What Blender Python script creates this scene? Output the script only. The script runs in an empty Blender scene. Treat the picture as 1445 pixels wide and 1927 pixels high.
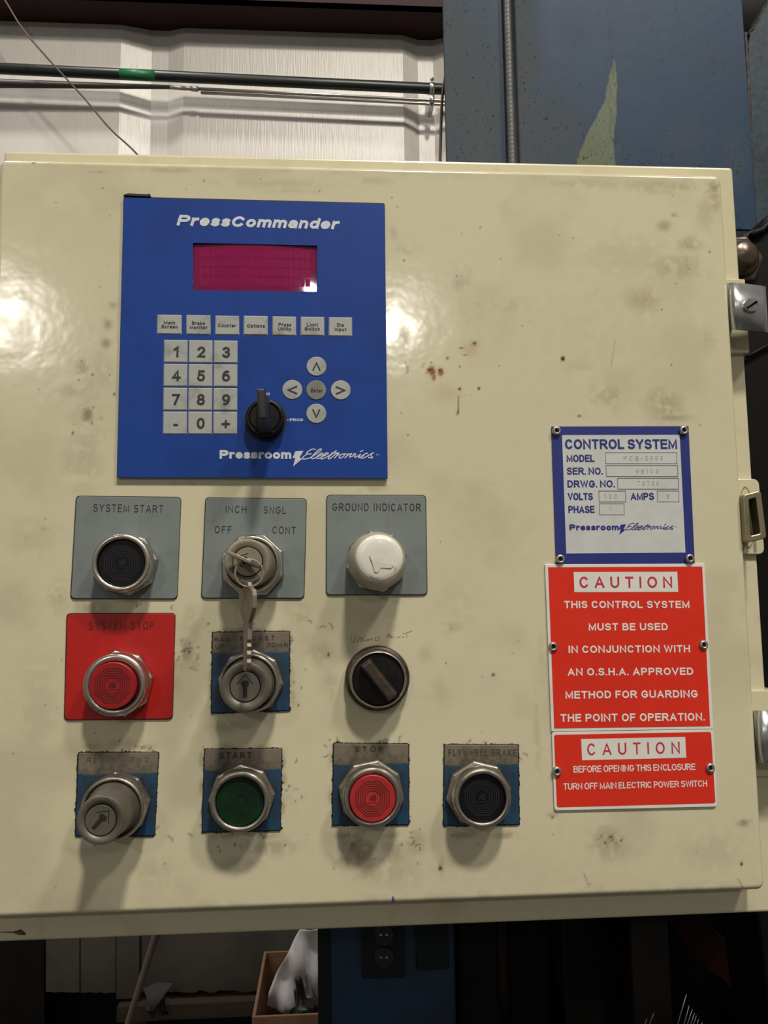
import bpy, bmesh, math, random
import numpy as np
from mathutils import Vector, Matrix
random.seed(7); rng = np.random.RandomState(5)
S = bpy.context.scene
COL = S.collection
W, H, F = 1445.0, 1927.0, 1600.0
R = math.radians

# ------------------------------------------------------------------ camera, world, lights, exposure
CAMPOS = Vector((0.0, -0.51, 1.45))
ROT = (0.11420, -0.06704, -0.01327)
_Rx = Matrix.Rotation(ROT[0], 3, 'X'); _Ry = Matrix.Rotation(ROT[1], 3, 'Y'); _Rz = Matrix.Rotation(ROT[2], 3, 'Z')
CR = Matrix(((1, 0, 0), (0, 0, -1), (0, 1, 0))) @ _Rz @ _Ry @ _Rx
cam = bpy.data.cameras.new('camera'); camo = bpy.data.objects.new('camera', cam); COL.objects.link(camo)
cam.sensor_fit = 'HORIZONTAL'; cam.sensor_width = 36.0; cam.lens = F / W * 36.0
cam.clip_start = 0.02; cam.clip_end = 60
camo.matrix_world = Matrix.Translation(CAMPOS) @ CR.to_4x4()
S.camera = camo
S.view_settings.view_transform = 'Standard'; S.view_settings.look = 'None'
S.view_settings.gamma = 1.0; S.view_settings.use_curve_mapping = False
S.view_settings.exposure = 0.0

world = bpy.data.worlds.new('world'); S.world = world; world.use_nodes = True
world.node_tree.nodes['Background'].inputs[0].default_value = (1.0, 0.93, 0.82, 1)
world.node_tree.nodes['Background'].inputs[1].default_value = 0.15

def lamp(name, loc, target, size, watts, col=(1, .93, .80)):
    l = bpy.data.lights.new(name, 'AREA'); l.shape = 'DISK'; l.size = size; l.energy = watts; l.color = col
    o = bpy.data.objects.new(name, l); COL.objects.link(o); o.location = loc
    o.rotation_euler = (Vector(target) - Vector(loc)).to_track_quat('-Z', 'Y').to_euler()
    return o
DC = Vector((0, 0, 1.5))
def from_door(dx, dz, dist):
    d = Vector((dx, -1, dz)).normalized(); return DC + d * dist
lamp('high_bay_lamp', from_door(.22, 1.55, 4.0), DC, .36, 118)
lamp('high_bay_lamp', (1.6, -2.0, 4.4), (-.1, .6, 1.7), .34, 44, (1, .94, .84))
lamp('high_bay_lamp', (-1.3, .30, 4.5), (-.1, .8, .95), .40, 46, (1, .95, .88))  # lamp added behind the enclosure to brighten the box and its paper
# far row of lamps down the hall, mirrored in the glossy paint
lamp('hall_lamp', Vector((-.22, 0, 1.63)) + Vector((-.371, -1, .348)).normalized() * 8, DC, .36, 36, (1, .95, .86))
lamp('hall_lamp', Vector((.05, 0, 1.62)) + Vector((.083, -1, .345)).normalized() * 9, DC, .30, 27, (1, .95, .86))

# ------------------------------------------------------------------ pixel -> point on a plane y = const (photograph's frame)
def P(px, py, y=0.0):
    d = CR @ Vector(((px - W / 2) / F, -(py - H / 2) / F, -1.0))
    t = (y - CAMPOS.y) / d.y
    return CAMPOS + d * t
def mpp(y=0.0): return (y - CAMPOS.y) / F
def Z(ox, oy, s): return lambda x, y: (ox + x / s, oy + y / s)

# ------------------------------------------------------------------ materials
def sock(n, k, v):
    if k in n.inputs: n.inputs[k].default_value = v
def c4(c): return (c[0], c[1], c[2], 1)
def mat(name, col, rough=.5, metal=0.0, col2=None, nscale=40., amt=.5, lo=.4, hi=.7, bump=0.0, bscale=200., coat=0., rvar=0., ior=1.5, trans=0., stretch=None, spec=.5):
    m = bpy.data.materials.new(name); m.use_nodes = True
    nt = m.node_tree; b = nt.nodes['Principled BSDF']
    sock(b, 'Base Color', c4(col)); sock(b, 'Roughness', rough); sock(b, 'Metallic', metal); sock(b, 'Coat Weight', coat); sock(b, 'IOR', ior)
    sock(b, 'Transmission Weight', trans); sock(b, 'Specular IOR Level', spec)
    tc = nt.nodes.new('ShaderNodeTexCoord')
    vec = tc.outputs['Object']
    if stretch:
        mp = nt.nodes.new('ShaderNodeMapping'); mp.inputs['Scale'].default_value = stretch
        nt.links.new(vec, mp.inputs['Vector']); vec = mp.outputs[0]
    if col2 is None: col2 = tuple(c * .6 for c in col); amt *= .4
    n = nt.nodes.new('ShaderNodeTexNoise'); n.inputs['Scale'].default_value = nscale; n.inputs['Detail'].default_value = 6; n.inputs['Roughness'].default_value = .65
    nt.links.new(vec, n.inputs['Vector'])
    mr = nt.nodes.new('ShaderNodeMapRange'); mr.inputs['From Min'].default_value = lo; mr.inputs['From Max'].default_value = hi; mr.inputs['To Max'].default_value = amt
    nt.links.new(n.outputs['Fac'], mr.inputs['Value'])
    mx = nt.nodes.new('ShaderNodeMix'); mx.data_type = 'RGBA'
    mx.inputs['A'].default_value = c4(col); mx.inputs['B'].default_value = c4(col2)
    nt.links.new(mr.outputs[0], mx.inputs['Factor']); nt.links.new(mx.outputs['Result'], b.inputs['Base Color'])
    if rvar:
        m2 = nt.nodes.new('ShaderNodeMath'); m2.operation = 'MULTIPLY_ADD'; m2.inputs[1].default_value = rvar; m2.inputs[2].default_value = rough
        nt.links.new(mr.outputs[0], m2.inputs[0]); nt.links.new(m2.outputs[0], b.inputs['Roughness'])
    if bump:
        bn = nt.nodes.new('ShaderNodeTexNoise'); bn.inputs['Scale'].default_value = bscale; bn.inputs['Detail'].default_value = 3
        nt.links.new(vec, bn.inputs['Vector'])
        bp = nt.nodes.new('ShaderNodeBump'); bp.inputs['Strength'].default_value = bump; bp.inputs['Distance'].default_value = min(.002, .12 / bscale)
        nt.links.new(bn.outputs['Fac'], bp.inputs['Height']); nt.links.new(bp.outputs[0], b.inputs['Normal'])
    return m

def painted(name, base, grime, rust, dark, rough, bump, bscale, bdist, fine=900., mott=(8., .12), coat=0., spec=.5):
    """paint whose dirt sits where the 'stain' colour attribute puts it: R grime, G rust / bare patch, B dark specks"""
    m = bpy.data.materials.new(name); m.use_nodes = True
    nt = m.node_tree; b = nt.nodes['Principled BSDF']; L = nt.links.new
    sock(b, 'Roughness', rough); sock(b, 'Coat Weight', coat); sock(b, 'Specular IOR Level', spec)
    at = nt.nodes.new('ShaderNodeAttribute'); at.attribute_name = 'stain'
    sp = nt.nodes.new('ShaderNodeSeparateColor'); L(at.outputs['Color'], sp.inputs[0])
    tc = nt.nodes.new('ShaderNodeTexCoord')
    nz = nt.nodes.new('ShaderNodeTexNoise'); nz.inputs['Scale'].default_value = fine; nz.inputs['Detail'].default_value = 3; L(tc.outputs['Object'], nz.inputs['Vector'])
    nm = nt.nodes.new('ShaderNodeTexNoise'); nm.inputs['Scale'].default_value = mott[0]; nm.inputs['Detail'].default_value = 5; L(tc.outputs['Object'], nm.inputs['Vector'])
    def mul(a, k, c=0.0):
        q = nt.nodes.new('ShaderNodeMath'); q.operation = 'MULTIPLY_ADD'; L(a, q.inputs[0])
        if isinstance(k, float): q.inputs[1].default_value = k
        else: L(k, q.inputs[1])
        q.inputs[2].default_value = c; q.use_clamp = True; return q.outputs[0]
    def mix(a, bcol, fac):
        q = nt.nodes.new('ShaderNodeMix'); q.data_type = 'RGBA'
        if isinstance(a, tuple): q.inputs['A'].default_value = c4(a)
        else: L(a, q.inputs['A'])
        q.inputs['B'].default_value = c4(bcol); L(fac, q.inputs['Factor']); return q.outputs['Result']
    grain = mul(nz.outputs['Fac'], 2.4, -.5)
    grain = mul(grain, .75, .45)
    c = mix(base, tuple(x * .72 for x in base), mul(nm.outputs['Fac'], mott[1] * 4, -mott[1] * 1.6))
    c = mix(c, grime, mul(sp.outputs[0], grain))
    c = mix(c, rust, mul(sp.outputs[1], grain))
    c = mix(c, dark, sp.outputs[2])
    L(c, b.inputs['Base Color'])
    rr = mul(sp.outputs[0], .35, rough); L(rr, b.inputs['Roughness'])
    bn = nt.nodes.new('ShaderNodeTexNoise'); bn.inputs['Scale'].default_value = bscale; bn.inputs['Detail'].default_value = 2; L(tc.outputs['Object'], bn.inputs['Vector'])
    bp = nt.nodes.new('ShaderNodeBump'); bp.inputs['Strength'].default_value = bump; bp.inputs['Distance'].default_value = bdist
    L(bn.outputs['Fac'], bp.inputs['Height']); L(bp.outputs[0], b.inputs['Normal'])
    return m

def strip_mat(name, top, low, cut, soft=.06, grime=(.02, .018, .015), rough=.5):
    """small legend plate: bare top strip over blue paint, grime thick about the nut"""
    m = bpy.data.materials.new(name); m.use_nodes = True; nt = m.node_tree; b = nt.nodes['Principled BSDF']; L = nt.links.new
    sock(b, 'Roughness', rough)
    tc = nt.nodes.new('ShaderNodeTexCoord'); sx = nt.nodes.new('ShaderNodeSeparateXYZ'); L(tc.outputs['Generated'], sx.inputs[0])
    n = nt.nodes.new('ShaderNodeTexNoise'); n.inputs['Scale'].default_value = 9; n.inputs['Detail'].default_value = 6; L(tc.outputs['Generated'], n.inputs['Vector'])
    a = nt.nodes.new('ShaderNodeMath'); a.operation = 'MULTIPLY_ADD'; a.inputs[1].default_value = soft * 2; L(n.outputs['Fac'], a.inputs[0]); L(sx.outputs['Z'], a.inputs[2])
    g = nt.nodes.new('ShaderNodeMapRange'); g.inputs['From Min'].default_value = cut + soft - .012; g.inputs['From Max'].default_value = cut + soft + .012; L(a.outputs[0], g.inputs['Value'])
    mx = nt.nodes.new('ShaderNodeMix'); mx.data_type = 'RGBA'; mx.inputs['A'].default_value = c4(low); mx.inputs['B'].default_value = c4(top); L(g.outputs[0], mx.inputs['Factor'])
    n2 = nt.nodes.new('ShaderNodeTexNoise'); n2.inputs['Scale'].default_value = 4.5; n2.inputs['Detail'].default_value = 8; n2.inputs['Roughness'].default_value = .7; L(tc.outputs['Generated'], n2.inputs['Vector'])
    vd = nt.nodes.new('ShaderNodeVectorMath'); vd.operation = 'DISTANCE'; vd.inputs[1].default_value = (.47, 0, .40); L(tc.outputs['Generated'], vd.inputs[0])
    q = nt.nodes.new('ShaderNodeMath'); q.operation = 'MULTIPLY_ADD'; q.inputs[1].default_value = -.75; L(vd.outputs['Value'], q.inputs[0]); L(n2.outputs['Fac'], q.inputs[2])
    g2 = nt.nodes.new('ShaderNodeMapRange'); g2.inputs['From Min'].default_value = .0; g2.inputs['From Max'].default_value = .32; g2.inputs['To Max'].default_value = .9; L(q.outputs[0], g2.inputs['Value'])
    m3 = nt.nodes.new('ShaderNodeMix'); m3.data_type = 'RGBA'; L(mx.outputs['Result'], m3.inputs['A']); m3.inputs['B'].default_value = c4(grime); L(g2.outputs[0], m3.inputs['Factor'])
    L(m3.outputs['Result'], b.inputs['Base Color'])
    return m

BEIGE = (.62, .578, .405)
M = {}
M['door'] = painted('cream_paint_stained', BEIGE, (.20, .155, .085), (.30, .10, .03), (.05, .035, .02), .11, .22, 75., .0006, mott=(9., .10))
M['body'] = mat('cream_paint', (.60, .555, .385), .22, 0, (.30, .24, .14), 22, .35, .52, .75, .12, 110)
M['frame_blue'] = painted('faded_blue_paint', (.010, .034, .078), (.080, .086, .082), (.13, .155, .092), (.006, .006, .008), .5, .2, 60., .001, fine=500., mott=(14., .16), spec=.22)
M['panel_blue'] = mat('blue_membrane', (.009, .047, .265), .45, 0, (.006, .018, .08), 18, .5, .48, .8, .10, 900, spec=.2)
M['gasket'] = mat('black_rubber', (.012, .011, .010), .6)
M['key_grey'] = mat('grey_key_print', (.36, .37, .36), .45, 0, (.10, .095, .08), 90, .75, .5, .8)
M['print_dark'] = mat('dark_print', (.018, .018, .024), .5)
M['print_light'] = mat('pale_print', (.60, .64, .70), .5, 0, (.3, .33, .4), 300, .3)
M['print_white'] = mat('white_print', (.80, .76, .74), .4)
M['print_blue'] = mat('blue_print', (.020, .030, .20), .4)
M['print_red'] = mat('red_print', (.55, .03, .05), .4)
M['sign_red'] = mat('red_sign_enamel', (.70, .030, .012), .30, 0, (.55, .02, .01), 30, .4, .4, .7)
M['sign_white'] = mat('white_sign_enamel', (.74, .73, .69), .30)
M['plate_silver'] = mat('satin_aluminium_sheet', (.56, .58, .58), .42, .0, (.48, .48, .46), 60, .6, .4, .7, .1, 500)
M['emboss'] = mat('stamped_grey', (.40, .41, .41), .42)
M['magenta'] = mat('magenta_filter', (.21, .007, .064), .05, 0, (.14, .005, .043), 70, .6, .4, .7, coat=.5)
M['cell'] = mat('display_cell', (.25, .008, .078), .3, spec=.1)
M['legend_grey'] = mat('grey_legend_plate', (.17, .20, .20), .50, 0, (.10, .105, .10), 45, .7, .5, .8)
M['legend_red'] = mat('red_legend_plate', (.42, .006, .004), .45, 0, (.10, .005, .003), 30, .7, .5, .85)
M['legend_tan'] = strip_mat('blue_plate_bare_strip', (.17, .145, .105), (.005, .055, .125), .74)
M['chrome'] = mat('dull_chrome', (.62, .58, .52), .24, 1, (.14, .11, .08), 70, .7, .48, .75, .25, 260, rvar=.5)
M['chrome_dirty'] = mat('grimy_chrome', (.50, .46, .41), .30, 1, (.05, .04, .03), 55, .95, .42, .68, .3, 260, rvar=.5)
M['lock'] = mat('worn_zinc_lock', (.30, .275, .21), .42, .55, (.16, .14, .10), 60, .7, .42, .75)
M['lock_dark'] = mat('dark_zinc_lock', (.155, .142, .115), .45, .5, (.07, .06, .05), 60, .7, .42, .75)
M['keysteel'] = mat('nickel_key', (.27, .235, .185), .48, .45, (.15, .125, .095), 90, .6)
M['ring_gap'] = mat('black_shadow_gap', (.01, .009, .008), .7)
M['cap_black'] = mat('black_cap', (.004, .004, .006), .36, 0, (.012, .012, .015), 120, .4, spec=.25)
M['cap_red'] = mat('red_cap', (.30, .008, .012), .34, 0, (.16, .006, .008), 80, .5)
M['cap_red2'] = mat('faded_red_cap', (.40, .022, .022), .42, 0, (.2, .012, .012), 80, .5)
M['cap_green'] = mat('dark_green_cap', (.001, .034, .008), .38, 0, (.003, .006, .005), 45, .95, .4, .65, spec=.25)
M['groove_dark'] = mat('cap_groove', (.03, .006, .006), .5)
M['groove_green'] = mat('green_groove', (.006, .018, .010), .5)
M['groove_black'] = mat('black_ridge_highlight', (.028, .028, .032), .22)  # lighter than the cap: highlights on its ridges put into the colour
M['lens'] = mat('milky_white_lens', (.74, .72, .64), .24, 0, (.50, .46, .36), 50, .5, .45, .8, coat=.3)
M['lens_side'] = mat('darker_lens_side', (.50, .45, .34), .3, 0, (.30, .25, .18), 50, .5)  # side of the lens, darker and yellower than its face
M['knob'] = mat('black_phenolic', (.004, .004, .004), .38, 0, (.03, .026, .022), 90, .6, .5, .8, .3, 300, spec=.3)
M['knob_brown'] = mat('worn_brown_black_handle', (.035, .026, .022), .34, 0, (.10, .06, .045), 130, .8, .45, .75, .5, 350)
M['lever'] = mat('black_lever', (.012, .012, .012), .42, 0, (.05, .042, .03), 90, .6, .45, .8)
M['zinc'] = mat('zinc_clamp', (.60, .63, .65), .28, .9, (.36, .38, .40), 40, .6, .4, .75, .15, 120)
M['screw'] = mat('screw_steel', (.55, .52, .50), .28, 1, (.12, .10, .09), 200, .6)
M['rivet'] = mat('pop_rivet_aluminium', (.50, .47, .45), .38, .9, (.25, .22, .20), 200, .5)
M['brass'] = mat('plated_hasp_loop', (.30, .27, .16), .34, .6, (.14, .12, .07), 60, .6)
M['wall'] = mat('off_white_sheet_steel', (.52, .495, .465), .36, 0, (.43, .405, .375), 3, .5, .4, .7, .3, 40, stretch=(6, 1, .35))
M['maroon'] = mat('maroon_primer', (.035, .012, .013), .6, spec=.2)
M['pipe_dark'] = mat('dark_green_grey_pipe', (.012, .016, .015), .38, 0, (.022, .026, .024), 30, .5)
M['tape_green'] = mat('green_tape', (.012, .14, .06), .45)
M['cable_black'] = mat('black_sheath', (.03, .026, .026), .45)
M['conduit'] = mat('galvanised_conduit', (.45, .43, .40), .3, .9)
M['fitting'] = mat('worn_fitting', (.38, .34, .29), .4, .5, (.10, .09, .09), 120, .8)
M['wire'] = mat('brown_wire', (.10, .065, .055), .5)
M['flex'] = mat('grey_flexible_conduit', (.10, .10, .105), .5, .0, (.03, .03, .03), 50, .5)
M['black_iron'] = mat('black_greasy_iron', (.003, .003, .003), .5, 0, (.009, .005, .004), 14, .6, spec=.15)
M['brown_iron'] = mat('greasy_brown_bolt', (.15, .115, .09), .3, .75, (.05, .035, .03), 60, .7)
M['rough_edge'] = mat('torch_cut_edge', (.035, .022, .018), .7, 0, (.10, .08, .07), 160, .7, .5, .7, 1.0, 200)
M['cab_blue'] = mat('blue_cabinet_paint', (.001, .028, .072), .45, 0, (.001, .006, .014), 7, .8, .4, .6)
M['cab_navy'] = mat('navy_box_paint', (.003, .008, .013), .5, spec=.25)
M['card'] = mat('cardboard', (.27, .15, .08), .8, 0, (.19, .10, .05), 40, .5)
M['paper'] = mat('white_paper', (.74, .72, .74), .7, 0, (.46, .43, .42), 12, .5)
M['glove'] = mat('black_glove_rubber', (.020, .020, .024), .34)
M['green_plastic'] = mat('green_plastic', (.03, .30, .09), .4)
M['board'] = mat('dirty_grey_board', (.038, .032, .026), .85, 0, (.016, .013, .010), 7, .8, .4, .65, .4, 30)
M['wood'] = mat('brown_timber', (.040, .024, .013), .7, 0, (.02, .012, .008), 14, .7, stretch=(1, 1, 8))
M['rag'] = mat('grey_rag', (.040, .042, .044), .9, 0, (.03, .03, .03), 40, .6)
M['pole'] = mat('grey_brown_pole', (.14, .105, .09), .5)
M['floor'] = mat('oily_concrete', (.05, .045, .04), .5, 0, (.025, .022, .02), 3, .7)
M['dark_red'] = mat('dark_red_guard', (.020, .003, .002), .6, spec=.15)
M['tine'] = mat('grey_steel_tine', (.10, .10, .11), .35, .6)
M['socket'] = mat('black_socket', (.008, .008, .008), .35)

# ------------------------------------------------------------------ object helpers
def link(name, me, m, parent=None):
    """mesh given in world coordinates; below a parent it is stored relative to that thing's base"""
    root = parent
    off = Vector((0, 0, 0))
    while root is not None:
        off += root.location; root = root.parent
    if off.length: me.transform(Matrix.Translation(-off))
    me.materials.append(m) if not isinstance(m, (list, tuple)) else [me.materials.append(k) for k in m]
    o = bpy.data.objects.new(name, me); COL.objects.link(o)
    if parent is not None: o.parent = parent
    return o
def thing(name, label, cat, loc, group=None):
    o = bpy.data.objects.new(name, None); COL.objects.link(o); o.location = loc; o.empty_display_size = .02
    o['label'] = label; o['category'] = cat
    if group: o['group'] = group
    return o
def tag(o, label, cat, group=None):
    o['label'] = label; o['category'] = cat
    if group: o['group'] = group
    return o
class MB:
    def __init__(s): s.v = []; s.f = []; s.sm = []
    def add(s, vs, fs, smooth=False):
        k = len(s.v); s.v += [tuple(x) for x in vs]; s.f += [tuple(i + k for i in f) for f in fs]; s.sm += [smooth] * len(fs)
    def mesh(s, name='mesh'):
        me = bpy.data.meshes.new(name); me.from_pydata(s.v, [], s.f)
        me.polygons.foreach_set('use_smooth', s.sm); me.update(); return me
    def build(s, name, m, parent=None, bevel=0, seg=2, fix=True, sharp=35):
        me = s.mesh(name)
        if fix:
            bm = bmesh.new(); bm.from_mesh(me); bmesh.ops.recalc_face_normals(bm, faces=bm.faces); bm.to_mesh(me); bm.free()
        o = link(name, me, m, parent)
        if bevel:
            b = o.modifiers.new('bevel', 'BEVEL'); b.width = bevel; b.segments = seg; b.limit_method = 'ANGLE'; b.angle_limit = R(sharp)
        return o
    # outline (x,z) prism between y0 (front, smaller) and y1 (back)
    def prism(s, pts, y0, y1, smooth=False):
        n = len(pts)
        vs = [(p[0], y0, p[1]) for p in pts] + [(p[0], y1, p[1]) for p in pts]
        fs = [tuple(range(n)), tuple(range(2 * n - 1, n - 1, -1))]
        s.add(vs, fs); k = len(s.v) - 2 * n
        for i in range(n):
            j = (i + 1) % n; s.f.append((k + i, k + n + i, k + n + j, k + j)); s.sm.append(smooth)
    def box(s, x0, x1, y0, y1, z0, z1): s.prism([(x0, z0), (x1, z0), (x1, z1), (x0, z1)], y0, y1)
    # lathe about an axis through (cx,cz) running towards the viewer: profile of (radius, height above door)
    def lathe(s, cx, cz, prof, n=64, y=0.0, smooth=True, rot=0., cap=True):
        vs = []; fs = []
        for r, h in prof:
            for i in range(n):
                a = rot + 2 * math.pi * i / n; vs.append((cx + r * math.cos(a), y - h, cz + r * math.sin(a)))
        m = len(prof)
        for j in range(m - 1):
            for i in range(n):
                k = (i + 1) % n; fs.append((j * n + i, j * n + k, (j + 1) * n + k, (j + 1) * n + i))
        s.add(vs, fs, smooth)
        if cap:
            k = len(s.v) - n * m
            if prof[-1][0] > 1e-6: s.f.append(tuple(k + (m - 1) * n + i for i in range(n))); s.sm.append(False)
            if prof[0][0] > 1e-6: s.f.append(tuple(k + i for i in range(n))[::-1]); s.sm.append(False)
    def tube(s, pts, r, n=10, caps=True):
        pts = [Vector(p) for p in pts]; rs = r if isinstance(r, (list, tuple)) else [r] * len(pts)
        vs = []; fs = []; up = None
        for i, p in enumerate(pts):
            t = (pts[min(i + 1, len(pts) - 1)] - pts[max(i - 1, 0)]).normalized()
            if up is None:
                up = t.orthogonal().normalized()
            up = (up - t * up.dot(t)).normalized(); w = t.cross(up)
            for k in range(n):
                a = 2 * math.pi * k / n; vs.append(p + (up * math.cos(a) + w * math.sin(a)) * rs[i])
        for i in range(len(pts) - 1):
            for k in range(n):
                q = (k + 1) % n; fs.append((i * n + k, i * n + q, (i + 1) * n + q, (i + 1) * n + k))
        s.add(vs, fs, True)
        if caps:
            b = len(s.v) - len(vs)
            s.f.append(tuple(b + k for k in range(n))[::-1]); s.sm.append(False)
            s.f.append(tuple(b + (len(pts) - 1) * n + k for k in range(n))); s.sm.append(False)
def quad_px(c, y): return [((q := P(px, py, y)).x, q.z) for px, py in c]
def rounded(pts, r, n=5):
    out = []; k = len(pts)
    for i in range(k):
        a, b, c = Vector(pts[i - 1]), Vector(pts[i]), Vector(pts[(i + 1) % k])
        u = (a - b).normalized(); v = (c - b).normalized()
        p0, p1 = b + u * r, b + v * r
        for j in range(n + 1):
            t = j / n; out.append(tuple(p0 * (1 - t) ** 2 + b * 2 * t * (1 - t) + p1 * t * t))
    return out
def inset(pts, d):
    c = sum((Vector(p) for p in pts), Vector((0, 0))) / len(pts); out = []
    k = len(pts)
    for i in range(k):
        a, b, cc = Vector(pts[i - 1]), Vector(pts[i]), Vector(pts[(i + 1) % k])
        u = (a - b).normalized(); v = (cc - b).normalized(); out.append(tuple(b + (u + v) * d))
    return out
def smooth_path(pts, per=8, closed=False):
    pts = [Vector(p) for p in pts]; out = []; n = len(pts)
    rng_ = range(n if closed else n - 1)
    for i in rng_:
        g = (lambda k: pts[k % n]) if closed else (lambda k: pts[max(0, min(n - 1, k))])
        p0, p1, p2, p3 = g(i - 1), g(i), g(i + 1), g(i + 2)
        for j in range(per):
            t = j / per
            out.append(.5 * ((2 * p1) + (p2 - p0) * t + (2 * p0 - 5 * p1 + 4 * p2 - p3) * t * t + (3 * p1 - p0 - 3 * p2 + p3) * t ** 3))
    if not closed: out.append(pts[-1])
    return out

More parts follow.
